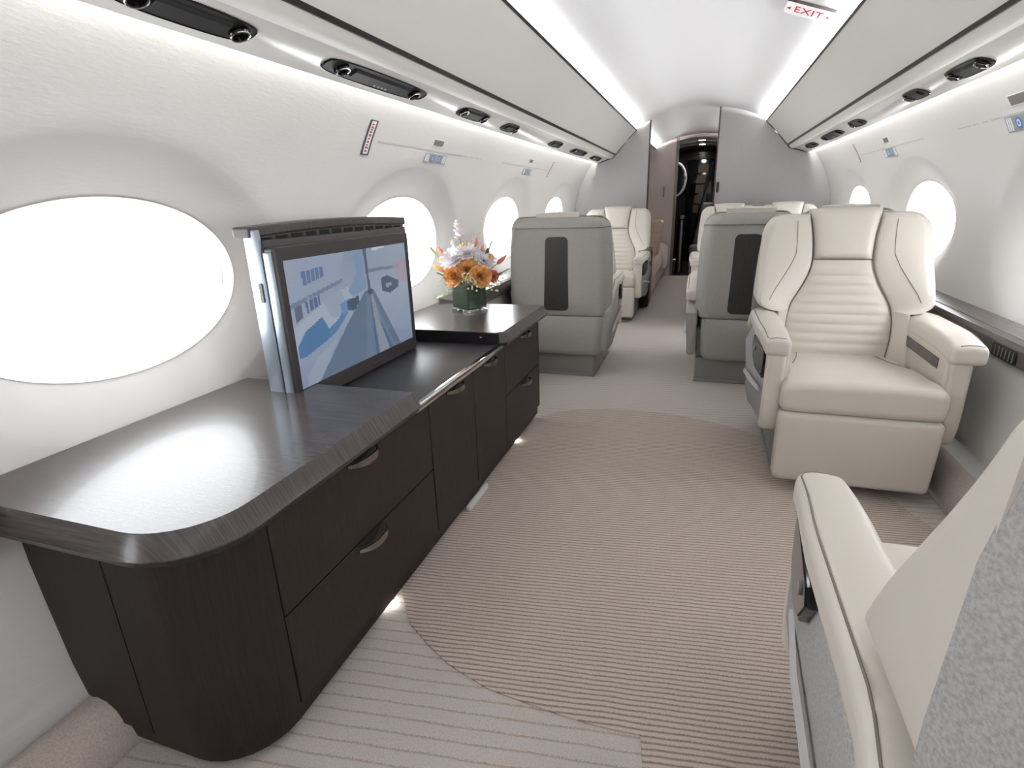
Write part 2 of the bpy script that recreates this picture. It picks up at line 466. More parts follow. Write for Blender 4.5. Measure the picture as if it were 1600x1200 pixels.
def psu(sg, y0, y1, label, lamps=2):
    e = empty('reading_light_unit', label, 'reading light', (0, (y0 + y1) / 2, 1.49), 0, 'reading light units in the service panels')
    hl = (y1 - y0) / 2
    # local frame of the sloping panel
    A = Vector((sg * .876, 0, 1.508 - 1.49)); B = Vector((sg * .982, 0, 1.469 - 1.49)); u = (B - A).normalized(); nrm = Vector((-sg * 0.25, 0, -1)).normalized()
    nrm = (nrm - u * nrm.dot(u)).normalized()
    mid = A + u * 0.055
    def P(a, t, h): return tuple(mid + u * a + Vector((0, t, 0)) + nrm * h)
    # almond outline
    N = 28; out = []
    for k in range(N):
        a = 2 * PI * k / N
        ex = math.copysign(abs(math.cos(a)) ** 0.75, math.cos(a)); ez = math.copysign(abs(math.sin(a)) ** 0.45, math.sin(a))
        out.append((ez * 0.036, ex * hl))
    secs = [[P(a * s, t * (1 - (1 - s) * .2), h) for a, t in out] for s, h in ((1.06, -0.002), (1.06, 0.001), (0.99, 0.0022), (0.97, 0.0005), (0.90, -0.010))]
    loft('bezel', secs[:4], MBLK, e, caps=False)
    loft('recess', [secs[3], secs[4]], MBLKM, e)
    # centre bar
    bar = [P(a, t, h) for a, t, h in ((-.022, -hl * .55, -.002), (.022, -hl * .55, -.002), (.022, hl * .55, -.002), (-.022, hl * .55, -.002))]
    bar2 = [P(a, t, h) for a, t, h in ((-.012, -hl * .55, .007), (.012, -hl * .55, .007), (.012, hl * .55, .007), (-.012, hl * .55, .007))]
    loft('centre_bar', [bar, bar2], MBLKM, e)
    for s in ((-1, 1) if lamps == 2 else (1,)):
        t0 = s * hl * .74
        secs = []
        for r, h in ((.024, -.008), (.024, .008), (.021, .012), (.017, .012), (.015, .004)):
            secs.append([P(r * math.cos(2 * PI * k / 20), t0 + r * math.sin(2 * PI * k / 20), h) for k in range(20)])
        g = loft('lamp_ring', secs, MBLK, e, caps=False, smooth=30)
        tube('chrome_rim', [P(.0215 * math.cos(2 * PI * k / 20), t0 + .0215 * math.sin(2 * PI * k / 20), .0122) for k in range(20)], .0016, MCHR, g, 5, True)
        lens = [P(.0155 * math.cos(2 * PI * k / 20), t0 + .0155 * math.sin(2 * PI * k / 20), .0045) for k in range(20)]
        mesh('lens', lens, [list(range(20))], MBLK, g)
    if hl > 0.2:
        for q in range(4):
            t = -0.03 + q * 0.022
            k = [P(a, tt, .0085) for a, tt in ((.0135, t), (.0185, t), (.0185, t + .01), (.0135, t + .01))]
            mesh('button', k, [[0, 1, 2, 3]], MTRIM, e)
psu(-1, 0.86, 1.20, 'large black reading light unit with chrome rings above the big near window', 2)
psu(-1, 1.47, 2.06, 'long black reading light unit above the television, second along the left panel', 2)
psu(-1, 2.40, 2.72, 'dark reading light unit third along the left panel, above the flowers', 2)
psu(-1, 2.97, 3.18, 'small dark reading light unit fourth along the left panel', 1)
psu(-1, 3.95, 4.22, 'small dark reading light unit fifth along the left panel', 1)
psu(-1, 4.62, 5.14, 'dark reading light unit second from the far end of the left panel', 2)
psu(-1, 5.46, 5.88, 'last dark reading light unit on the left panel, next to the bulkhead', 2)
psu(1, 2.36, 2.66, 'black reading light unit nearest on the right panel', 2)
psu(1, 2.93, 3.13, 'small black reading light unit second along the right panel', 1)
psu(1, 3.90, 4.16, 'small dark reading light unit third along the right panel', 1)
psu(1, 4.45, 5.06, 'long dark reading light unit fourth along the right panel', 2)
psu(1, 5.38, 5.76, 'last dark reading light unit on the right panel, next to the bulkhead', 1)

# ------------------------------------------------------------------ side ledges
def ledge(sg, y0, y1, label, fx):
    e = empty('side_ledge', label, 'ledge', (sg * 1.18, y0, 0.53), 0, 'side ledges')
    pr = [(fx + .012, .535), (fx + .004, .545), (fx, .595), (fx + .008, .610), (fx + .03, .618), (xw(.63) - .004, .628), (xw(.6) - .004, .56), (1.15, .535)]
    prism('ledge_body', [(sg * (x - 1.18), z - .53) for x, z in pr], 'y', 0, y1 - y0, MWOODS, e, smooth=25)
    prism('edge_line', [(sg * (x - 1.18), z - .53) for x, z in ((fx + .0305, .6175), (fx + .0355, .6185), (fx + .0355, .6205), (fx + .0305, .6200))], 'y', 0, y1 - y0, MSTEEL, e)
    return e
ledge(-1, Y0, 0.499, 'dark veneer ledge running up to the near end of the credenza', 1.06)
ledge(-1, 2.645, Y1 - .03, 'dark veneer side ledge beyond the flower vase on the left', 1.10)
lr = ledge(1, Y0, Y1 - .03, 'dark grey veneer side ledge under the right windows', 1.10)
prism('vent_slot', rrect(2.14 - Y0, 2.30 - Y0, .012, .058, .008), 'x', 1.0985 - 1.18, 1.11 - 1.18, MBLKM, lr)
for k in range(6):
    box('vent_bar', 1.097 - 1.18, 1.101 - 1.18, 2.155 - Y0 + k * .024, 2.159 - Y0 + k * .024, .018, .052, MPED, lr)

# ------------------------------------------------------------------ bulkheads
def half_outline(side, xin):
    s = [p for p in section(side)]
    # cut at xin (side*x >= side*xin)
    out = [(xin, 0.0)] + [p for p in s if side * p[0] > side * xin + 1e-6]
    out.append((xin, zc(xin)))
    return out
b1 = struct(prism('wall_partition_left', half_outline(-1, -0.47), 'y', Y1, Y1 + 0.035, MBULK), 'grey cloth bulkhead on the left of the aisle')
box('edge_trim', -0.472, -0.458, Y1 - 0.004, Y1 + 0.039, 0.0, zc(.465), MBRONZE, b1)
b2 = struct(prism('wall_partition_right', half_outline(1, 0.19), 'y', Y1, Y1 + 0.035, MBULK), 'grey cloth bulkhead on the right of the aisle')
box('edge_trim', 0.180, 0.192, Y1 - 0.004, Y1 + 0.039, 0.0, zc(.186), MBRONZE, b2)
prism('latch', rrect(.203, .228, 1.14, 1.24, .012), 'y', Y1 - 0.008, Y1, MBLKM, b2)
# dark outline where bins and panel meet the bulkhead
for sg in (-1, 1):
    pr = [(sg * x, z) for x, z in ((.975, 1.474), (.90, 1.498), (.83, 1.515), (.806, 1.545), (.70, 1.667), (.60, 1.764))]
    t = tube('bin_edge_line', [(x, Y1 - 0.003, z) for x, z in pr], 0.005, MBRONZE, b1 if sg < 0 else b2)

# ------------------------------------------------------------------ forward compartment
MCARP2 = carpet('forward_carpet', srgb(176, 160, 154), srgb(160, 144, 138), 0.05, 0.1, 0.1, 0.3)
struct(strip('wall_forward_left', [(-xw(z), z) for z in (0.0, .1, .3, .5, .7, .9, 1.1, 1.3, 1.5)], Y1 + .036, Y2, MMAUVE, thick=.01), 'pale sidewall of the forward compartment')
struct(strip('wall_forward_right', [(xw(z), z) for z in (0.0, .1, .3, .5, .7, .9, 1.1, 1.3, 1.5)], Y1 + .036, Y2, MMAUVE, thick=.01), 'pale sidewall of the forward compartment on the right')
for sg in (-1, 1):
    e = empty('overhead_bin', 'short cream overhead bin beyond the %s bulkhead' % ('left' if sg < 0 else 'right'), 'overhead bin', (0, Y2, 1.544), 0, 'overhead bins')
    prism('bin_body', [(sg * x, z - 1.544) for x, z in ((.60, 1.764), (.81, 1.544), (1.0, 1.47), (1.02, 1.6), (.72, 1.69), (.66, 1.715))], 'y', Y1 + .04 - Y2, -0.001, MBIN, e)
    prism('upper_trim', [(sg * x, z - 1.544) for x, z in ((.592, 1.766), (.603, 1.755), (.615, 1.765), (.602, 1.778))], 'y', Y1 + .04 - Y2, -0.001, MBRONZE, e)
e_ = tag(strip('ceiling_wash_lamp', [(-0.722, 1.700), (-0.728, 1.750)], Y1 + .05, Y2 - 0.01, MLAMPF), 'hidden linear lamp along the left forward bin', 'lamp', 'cove lamps')
tag(strip('ceiling_wash_lamp', [(0.722, 1.700), (0.728, 1.750)], Y1 + .05, Y2 - 0.01, MLAMPF), 'added unseen lamp along the right forward bin to brighten the compartment', 'lamp', 'cove lamps')  # unseen strip added on this side to brighten the forward compartment
b3 = struct(prism('wall_forward_partition', half_outline(-1, -0.315), 'y', Y2, Y2 + 0.04, MMAUVE), 'pale mauve partition beside the galley doorway')
box('door_frame', -0.325, -0.285, Y2 - .012, Y2 + .05, 0, zc(.3) - .005, mat('door_frame_taupe', srgb(120, 112, 106), .5), b3)
prism('switch_plate', rrect(-.475, -.455, 1.12, 1.26, .006), 'y', Y2 - .006, Y2, MSTEEL, b3)
b4 = struct(prism('wall_forward_partition_right', half_outline(1, 0.40), 'y', Y2, Y2 + 0.04, MMAUVE), 'pale mauve partition on the right of the galley doorway')
# doorway header
hd = [(x / 20, zc(x / 20)) for x in range(-6, 9)] + [(x / 20, zc(x / 20) - .045) for x in range(8, -7, -1)]
struct(prism('wall_forward_header', hd, 'y', Y2, Y2 + .04, MMAUVE), 'arched header over the galley doorway')
# dark galley beyond the doorway
struct(box('floor_galley', -.9, .9, Y2, Y3, -.06, -0.001, mat('galley_floor', srgb(50, 46, 44), .3)), 'dark galley floor')
struct(box('wall_galley_end', -.9, .9, Y3, Y3 + .05, 0, 1.95, MBLK), 'black end wall of the galley')
struct(box('wall_galley_left', -.62, -.58, Y2 + .05, Y3, 0, 1.95, MBLK), 'black galley wall on the left')
struct(box('wall_galley_right', .45, .49, Y2 + .05, Y3, 0, 1.95, MBLK), 'black galley wall on the right')
struct(strip('ceiling_galley', [(-.7, 1.80), (-.35, 1.89), (0, 1.925), (.35, 1.89), (.7, 1.80)], Y2 + .04, Y3, MCEIL, thick=.01), 'pale galley ceiling')
for y, q in ((9.35, 'near'), (10.1, 'far')):
    e = empty('downlight', 'small round downlight in the galley ceiling, the %s one' % ('nearer' if q == 'near' else 'farther'), 'light', (0.005, y, 1.92), 0, 'galley downlights')
    N = 20
    loft('trim_ring', [[(r * math.cos(2 * PI * k / N), r * math.sin(2 * PI * k / N), z) for k in range(N)] for r, z in ((.075, 0.0), (.075, -.008), (.06, -.012), (.055, -.006))], MCHR, e, caps=False)
    mesh('lamp', [(.055 * math.cos(2 * PI * k / N), .055 * math.sin(2 * PI * k / N), -.007) for k in range(N)], [list(range(N))[::-1]], MDOWN, e)
MRIMLIT = mat('lit_rim_white', srgb(236, 238, 240), .3)  # plain white stands in for the light on the chrome rim
# round chrome-rimmed mirror, black cabinet with panes, chrome post, grey jump seat
e = empty('round_mirror', 'round dark mirror with a chrome rim coloured white as if lit on the black galley wall', 'mirror', (-.355, 9.55, 1.37))
tube('rim', ring_pts(0, 0, 0, .150, .245, 48), .022, MRIMLIT, e, 10, True)
N = 48
mesh('glass', [(.145 * math.cos(2 * PI * k / N), .01, .24 * math.sin(2 * PI * k / N)) for k in range(N)], [list(range(N))], MBLK, e)
box('mount', -.15, .10, .012, .05, -.2, .2, MBLKM, e, .01)
e = empty('galley_cabinet', 'black galley cabinet with a slanting column of brown glass panes', 'cabinet', (.03, 10.6, 0))
box('body', -.25, .40, 0, .35, 0, 1.72, MBLK, e, .01)
MBROWN = mat('brown_glass', srgb(92, 76, 66), .2)
for k in range(5):
    z = 1.50 - k * .165; x = .02 - k * .012
    prism('pane', [(x - .09 + .0 * k, z), (x + .075 - k * .02, z), (x + .085 - k * .02, z + .13), (x - .085, z + .13)], 'y', -.012, 0, MBROWN, e)
tube('rail', [(.17, -.02, 1.66), (-.03, -.02, .78)], .012, MBLKM, e, 8)
e = empty('chrome_post', 'vertical chrome cylinder standing inside the galley doorway', 'post', (-.205, 9.0, 0))
N = 24
loft('column', [[(r * math.cos(2 * PI * k / N), r * math.sin(2 * PI * k / N), z) for k in range(N)] for r, z in ((.07, 0), (.07, .02), (.055, .04), (.055, .78), (.04, .80))], mat('black_chrome', srgb(70, 70, 74), .12, metal=1), e)
loft('cap', [[(r * math.cos(2 * PI * k / N), r * math.sin(2 * PI * k / N), z) for k in range(N)] for r, z in ((.06, .80), (.06, .83), (.04, .85))], MSTEEL, e)
e = empty('jump_seat', 'folded grey jump seat against the right side of the galley doorway', 'seat', (.08, 9.6, 0))
soft('back_pad', -.11, .14, -.05, .05, .28, 1.02, .04, MPED, e, lambda x, y, z: (x + .10 * smooth01((z - .3) / .7), y, z))
soft('seat_pad', -.16, .14, -.14, -.02, .22, .38, .05, MPED, e)
box('support', -.03, .03, -.02, .05, 0, .3, MBLKM, e, .005)

# divan on the left of the forward compartment
MSOFA = add_noise(mat('pale_divan_cloth', srgb(226, 214, 207), .8), (1, 1, 1), 200, 2, bump=.1, dist=.001)
e = empty('divan', 'pale pinkish divan along the left wall of the forward compartment', 'sofa', (-.74, 7.4, 0))
box('base', -.19, .34, -1.05, 1.0, .06, .26, MMAUVE, e, .02)
soft('seat_cushion', -.26, .37, -1.06, .0, .26, .44, .05, MSOFA, e)
soft('seat_cushion', -.26, .37, .0, 1.02, .26, .44, .05, MSOFA, e)
soft('backrest', -.39, -.22, -1.06, 1.02, .40, .86, .05, MSOFA, e)
soft('arm', -.24, .42, -.30 + .5, .02 + .5, .30, .62, .06, MSOFA, e, lambda x, y, z: (x, y, z - .10 * smooth01((x - .1) / .3)))
pc = empty('cushion', 'small striped beige cushion leaning on the divan', 'cushion', (-.50, 6.95, .446))
MPIL = mat('striped_cushion', srgb(205, 182, 164), .85)
soft('pad', -.12, .12, -.05, .05, 0.0, .42, .045, MPIL, pc, lambda x, y, z: (x + .12 * z, y, z))
for k in range(6):
    tube('stripe', [(-.11 + .12 * (.06 + k * .06), -.051, .06 + k * .06), (.11 + .12 * (.06 + k * .06), -.051, .06 + k * .06)], .004, MMAUVE, pc)

# ------------------------------------------------------------------ seats
ZT = 1.03
def yc(z): return -.50 - .30 * (z - .42)
HW = [(.38, .178), (.42, .185), (.50, .200), (.575, .203), (.64, .190), (.72, .145), (.78, .120), (.83, .112), (.92, .118), (1.03, .138)]
def hwf(z, k=1.0):
    a = interp(HW, z - .02); b = interp(HW, z); c_ = interp(HW, z + .02)
    return (a + 2 * b + c_) / 4 * k
YB = -.69    # wing / shell boundary

def wing(parent, cx, s, k, ow0):
    zs = [.40, .44, .50, .56, .60, .62, .6215, .626, .634, .645, .655, .665, .69, .72, .76, .80, .84, .88, .90, .92, .94, .96, .975, .99, 1.0, 1.008, 1.013, 1.016]
    secs = []
    for z in zs:
        inner = hwf(z, k) + .001
        R = .085; zt = 1.018
        ow = ow0 + .012 * smooth01((.98 - z) / .3)
        if z > zt - R: ow -= R - math.sqrt(max(0, R * R - (z - (zt - R)) ** 2))
        if z <= .62: ow = min(ow, .248 * k + .0)
        elif z < .665: ow = .248 * k + (ow - .248 * k) * math.sqrt(max(0, 1 - ((.665 - z) / .045) ** 2))
        top = .03 - math.sqrt(max(0, .03 ** 2 - max(0, z - (zt - .03)) ** 2))
        f = .065 * smooth01((.98 - z) / .36)
        pts = [(inner, YB), (inner, yc(z) - .03), (inner + .002, yc(z) - .008)]
        for u in (.03, .08, .18, .32, .48, .64, .78, .90):
            puff = .016 * (1 - (2 * min(u, .95) - 1) ** 4)
            pts.append((inner + (ow - inner) * u, yc(z) + f * smooth01(u) + puff - top))
        ye = yc(z) + f - top
        rr = min(.022, (ow - inner) * .1)
        for a in (20, 50, 80):
            pts.append((ow - rr + rr * math.sin(math.radians(a)), ye - rr * .4 - .6 * rr + rr * math.cos(math.radians(a))))
        yl = min(ye - rr - .004, YB + .6)
        pts.append((ow, min(yl, max(YB + .002, yl))))
        pts.append((ow, YB))
        secs.append([(cx + s * x, y, z) for x, y in pts])
    o = loft('backrest_wing', secs, MLEA, parent, smooth=50)
    # decorative stitch line and front piping
    L = []
    for z in [.45, .50, .55, .60, .665, .70, .75, .80, .85, .90, .95, .99]:
        u = interp([(.45, .62), (.60, .70), (.68, .66), (.78, .46), (.85, .34), (.99, .30)], z)
        inner = hwf(z, k); ow = ow0 + .012 * smooth01((.98 - z) / .3)
        f = .065 * smooth01((.98 - z) / .36)
        if z < .66:
            ow = .248 * k; u = .96
            continue
        L.append((cx + s * (inner + (ow - inner) * u), yc(z) + f * smooth01(u) + .016 * (1 - (2 * u - 1) ** 4) + .0002, z))
    tube('stitch_line', L, .0014, MSEAM, o, 5)
    return o

def gsolid(name, front, back, nu, nv, M, parent):
    V, F = [], []
    for fn in (front, back):
        for j in range(nv + 1):
            for i in range(nu + 1):
                V.append(fn(i / nu, j / nv))
    n = nu + 1; O = n * (nv + 1)
    for j in range(nv):
        for i in range(nu):
            a = j * n + i
            F.append([a, a + 1, a + n + 1, a + n]); F.append([O + a, O + a + n, O + a + n + 1, O + a + 1])
    for j in range(nv):
        for i in (0, nu):
            a = j * n + i; F.append([a, a + n, O + a + n, O + a])
    for i in range(nu):
        for j in (0, nv):
            a = j * n + i; F.append([a, a + 1, O + a + 1, O + a])
    return mesh(name, V, F, M, parent, 50)

def seat_back(e, cx, k, hwd):
    """one backrest unit: wings, ribbed centre, headrest, shell, cap, insert. k scales the centre panel, hwd = outer half width"""
    for s in (-1, 1): wing(e, cx, s, k, hwd)
    NR = 9
    def cf(u, v):
        z = .40 + .425 * v
        x = (2 * u - 1) * hwf(z, k)
        edge = 1 - abs(2 * u - 1) ** 6
        rib = 0
        if .44 < z < .80:
            rib = .007 * abs(math.sin(PI * NR * (z - .44) / .36)) ** 0.7
        return (cx + x, yc(z) - .006 + (.008 + rib) * edge, z)
    gsolid('centre_panel', cf, lambda u, v: (cx + (2 * u - 1) * hwf(.40 + .425 * v, k), YB, .40 + .425 * v), 14, 72, MLEA, e)
    def hf(u, v):
        z = .828 + (1.036 - .828) * v
        eu = abs(2 * u - 1); ev = abs(2 * v - 1)
        x = (2 * u - 1) * (hwf(min(z, 1.03), k) - .002)
        puff = .026 * (1 - eu ** 5) ** .5 * (1 - ev ** 6) ** .5
        return (cx + x, yc(z) - .004 + puff, z + (.006 * (1 - eu ** 2) if v == 1 else 0))
    gsolid('headrest', hf, lambda u, v: (cx + (2 * u - 1) * (hwf(min(.828 + .208 * v, 1.03), k) - .002), YB - .03 - .04 * v, .828 + .206 * v), 14, 14, MLEA, e)
    tube('seam', [(cx + (2 * u / 12 - 1) * hwf(.826, k), yc(.826) + .004, .826) for u in range(13)], .0015, MSEAM, e, 5)
    for s in (-1, 1):
        tube('seam', [(cx + s * (hwf(z, k) - .001), yc(z) - .001, z) for z in [.42 + .0175 * q for q in range(34)]], .0015, MSEAM, e, 5)
    # shell: rounded plan sections with softly tapering width
    def plan(hw_, yb, r, z, yfront=YB + .003):
        P = [(hw_, yfront), (hw_ - .003, yfront - .012)]
        h2 = hw_ - .020
        for q in range(7):
            a = PI / 2 * q / 6
            P.append((h2 - r + r * math.cos(a), yb + r * .9 - r * .9 * math.sin(a)))
        full = P + [(-x, y) for x, y in reversed(P)]
        return [(cx + x, y, z) for x, y in full]
    secs = []
    for z, dh, yb in ((.412, -.004, -.796), (.418, .007, -.802), (.50, .010, -.803), (.70, .010, -.797), (.85, .004, -.790), (.950, -.012, -.784)):
        secs.append(plan(hwd + dh + .004, yb, .070, z))
    loft('back_shell', secs, MFAB if e.get('shellcloth') else MSHELL, e, smooth=45)
    secs = []
    for z, dh, yb in ((.946, -.011, -.790), (.951, -.007, -.796), (.972, -.014, -.794), (.988, -.030, -.788), (1.000, -.050, -.778), (1.009, -.075, -.760), (1.012, -.10, -.74)):
        secs.append(plan(hwd + dh + .004, yb, .07 if z < 1.0 else .05, z))
    loft('shell_cap', secs, MFAB if e.get('shellcloth') else MSHELL, e, smooth=45)
    secs = []
    for z, dh, yb in ((.150, -.035, -.765), (.158, -.026, -.778), (.19, -.014, -.792), (.30, -.006, -.798), (.400, -.006, -.800), (.408, -.012, -.794)):
        secs.append(plan(hwd + dh - .004, yb, .05, z, -.60))
    loft('lower_shell', secs, MSHELL, e, smooth=45)
    # inset charcoal panel on the rear face
    ins = []
    for (x, z) in rrect(-.079, .079, .445, .895, .03, 5):
        w_ = 1 + .10 * math.sin(PI * (z - .445) / .45) * 0.0
        ins.append((x * (1.0 - .12 * (z - .445) / .45) + .0, z))
    def yr(z): return interp([(.418, -.802), (.50, -.803), (.70, -.797), (.85, -.790), (.95, -.784)], z)
    V = [(cx + x, yr(z) - .004, z) for x, z in ins] + [(cx + x * 1.04, yr(z) + .004, .67 + (z - .67) * 1.012) for x, z in ins]
    n = len(ins)
    # grid the insert so that it follows the shell
    mesh('back_insert', V, [list(range(n))] + [[i, (i + 1) % n, n + (i + 1) % n, n + i] for i in range(n)], MINS, e, 30)

def arm(e, cx, s, xin, xout, control=False, slot=False, pad_out=0.0):
    """armrest on side s (local x sign); xin/xout distances from cx"""
    side = [(-.745, .17), (-.77, .22), (-.775, .44), (-.68, .475), (-.60, .52), (-.52, .552), (-.10, .552), (-.062, .54), (-.058, .49), (-.075, .30), (-.10, .235), (-.14, .215), (-.40, .20), (-.55, .165)]
    def taper(x, y):   # outer face draws in towards the front tip
        return x
    a0, a1 = cx + s * xin, cx + s * xout
    o = prism('arm_panel', side, 'x', min(a0, a1), max(a0, a1), MFAB if e.get('light') else MSHELL, e, .016, 3)
    for v in o.data.vertices:
        t = smooth01((v.co.y + .34) / .28)
        if s * (v.co.x - (a0 + a1) / 2) > 0: v.co.x -= s * .022 * t
        # underside tucks in
        if s * (v.co.x - (a0 + a1) / 2) > 0 and v.co.z < .30: v.co.x -= s * .018
    # leather front edge
    xo = xout - .020
    soft('arm_front', min(cx + s * (xin - .004), cx + s * xo), max(cx + s * (xin - .004), cx + s * xo), -.098, -.050, .225, .575, .02, MLEA, e,
         lambda x, y, z: (x, y - .03 * smooth01((.32 - z) / .12) + .0, z))
    # inner leather face
    soft('arm_inner', min(cx + s * (xin - .012), cx + s * (xin + .012)), max(cx + s * (xin - .012), cx + s * (xin + .012)), -.60, -.062, .33, .575, .01, MLEA, e, nm=4, nr=2)
    # top pad
    lo, hi = sorted((cx + s * (xin - .014), cx + s * (xout + .006 + pad_out)))
    def pd(x, y, z):
        t = (y + .70) / .66
        z2 = z - .055 * smooth01((-.57 - y) / .12) - .016 * smooth01((y + .20) / .16)
        mid = (lo + hi) / 2
        z2 += .010 * (1 - ((x - mid) / ((hi - lo) / 2 + .001)) ** 2) * (1 if z > .58 else 0)
        x2 = x - s * .016 * smooth01((y + .30) / .26) * max(0.0, s * (x - mid) / ((hi - lo) / 2))
        return (x2, y, z2)
    p = soft('arm_pad', lo, hi, -.69, -.040, .548, .610, .020, MLEA, e, pd, nm=8, nr=4)
    # piping along the pad's outer upper edge
    mid = (lo + hi) / 2
    pts = []
    for y in [-.66, -.63, -.6, -.57, -.54, -.48, -.4, -.3, -.25, -.2, -.15, -.12, -.09, -.065]:
        xx = (hi if s > 0 else lo) - s * .0115
        q = pd(xx, y, .6083)
        pts.append((q[0], y, q[2] + .0005))
    for fr in (.6, .2, -.2, -.6):
        q = pd(mid + s * fr * (hi - lo) / 2, -.052, .6083); pts.append((q[0], -.0515, q[2]))
    tube('piping', pts, .0018, MSEAM, p, 5)
    # light rub strip along the side
    so = cx + s * (xout + .0)
    st = prism('rub_strip', [(-.66, .285), (-.30, .345), (-.16, .36), (-.16, .372), (-.30, .362), (-.66, .305)], 'x', min(so - s * .004, so + s * .004), max(so - s * .004, so + s * .004), MTRIM, e)
    for v in st.data.vertices:
        t = smooth01((v.co.y + .34) / .28); v.co.x -= s * .022 * t
    if control:
        d0 = so - s * .012
        cpo = [(-.33, .548), (-.105, .548), (-.092, .535), (-.098, .45), (-.12, .425), (-.24, .43), (-.30, .46), (-.345, .52)]
        c_ = prism('control_panel', cpo, 'x', min(d0, so + s * .006), max(d0, so + s * .006), MBLK, e, .003, 1)
        g = prism('screen', [(-.215 + (y + .215) * .92, .490 + (z - .490) * .86) for y, z in cpo], 'x', min(d0, so + s * .008), max(d0, so + s * .008), MBLK, c_)
        prism('button', rrect(-.285, -.265, .495, .515, .006, 3), 'x', min(d0, so + s * .0095), max(d0, so + s * .0095), MPED, c_)
        for ob in (c_, g) + tuple(x for x in c_.children if x is not g):
            for v in ob.data.vertices:
                t = smooth01((v.co.y + .34) / .28); v.co.x -= s * .022 * t
    if slot:
        d = cx + s * (xin - .012)
        prism('arm_slot', [(-.56, .497), (-.13, .497), (-.13, .535), (-.56, .54)], 'x', min(d, d - s * .004), max(d, d - s * .004), MWOODS, e, .0015, 1)

def seat(label, loc, rz, cents=(0.0,), hwd=.322, k=1.0, ctrl=(-1,), slot=(), light=True, group='cabin armchairs', name='cabin_armchair', arms=None, foot=True):
    e = empty(name, label, 'seat', loc, rz, group)
    e['light'] = 1 if light else 0
    e['shellcloth'] = 1 if 'near right corner' in label else 0
    n = len(cents); lo, hi = min(cents), max(cents)
    box('pedestal', lo - .235, hi + .235, -.735, -.16, 0.0, .152, MPED, e, .006)
    box('pedestal_foot', lo - .24, hi + .24, -.745, -.15, 0.0, .018, MPED, e, .003)
    soft('seat_base', lo - .24, hi + .24, -.70, -.07, .15, .335, .02, MSHELL, e, nm=3, nr=2)
    for cx in cents:
        seat_back(e, cx, k, hwd)
        cw = .262 if n == 1 else .24
        def cd(x, y, z):
            t = smooth01((-.15 - y) / .35)
            if z > .40:
                z = z - .030 * t + .012 * (1 - ((x - cx) / cw) ** 4)
            # front nose rolls under a little
            if y > -.08: z -= .006
            if y < -.10: x = cx + (x - cx) * .935
            return (x, y, z)
        q = soft('seat_cushion', cx - cw, cx + cw, -.56, 0.0, .336, .452, .032, MLEA, e, cd, nm=10, nr=4)
        for s in (-1, 1):
            tube('seam', [(cx + s * xx, y, zz) for xx, y, zz in ((.150, -.50, .4365), (.165, -.40, .4435), (.188, -.30, .453), (.200, -.25, .459))], .002, MSEAM, q, 5)
        def fd(x, y, z):
            t = (z - .05) / .28
            return (cx + (x - cx) * (.985 + .015 * t), y - .012 * (1 - t) + .004 * math.sin(PI * t), z)
        q = soft('leg_rest', cx - cw, cx + cw, -.085, .0, .048, .332, .022, MLEA, e, fd, nm=8, nr=3)
        for s in (-1, 1):
            tube('piping', [(cx + s * (cw - .010) * (.985 + .015 * t), -.0005 - .012 * (1 - t) - .006, .06 + .26 * t) for t in (0, .2, .4, .6, .8, 1)], .0016, MSEAM, q, 5)
    if arms is None:
        arms = [(lo, -1, .255, .340), (hi, 1, .255, .340)]
    for cx, s, a, b in arms:
        arm(e, cx, s, a, b, control=(s in ctrl and a > .2), slot=(s in slot), pad_out=.02 if s in slot else 0)
    return e

# facing armchair on the right, faces the viewer (turned half round)
seat('cream leather armchair facing the viewer beside the right windows', (.683, 2.10, 0), PI, ctrl=(1,), slot=(-1,))
# near armchair seen from behind at the lower right
seat('cream armchair seen from behind in the near right corner', (.632, 1.10, 0), 0, ctrl=(-1,))
# left pair
seat('grey-backed single seat seen from behind beyond the flower vase', (-.745, 4.15, 0), 0, ctrl=(1,), light=False)
seat('cream leather seat facing aft by the left grey bulkhead', (-.715, 5.10, 0), PI, ctrl=(-1,), light=False)
# right conference doubles
dbl = [(.0, -1, .242, .312), (.245, 1, -.02, .02)]
seat('grey-backed double seat seen from behind, behind the facing cream armchair', (.352, 4.20, 0), 0, cents=(0, .49), hwd=.246, k=.95, ctrl=(-1,), light=False, name='double_seat', group='double seats', arms=dbl)
dbl2 = [(.0, 1, .242, .312), (-.245, 1, -.02, .02)]
seat('cream double seat facing aft against the right grey bulkhead', (.325, 4.98, 0), PI, cents=(-.49, 0), hwd=.246, k=.95, ctrl=(1,), light=False, name='double_seat', group='double seats', arms=dbl2)

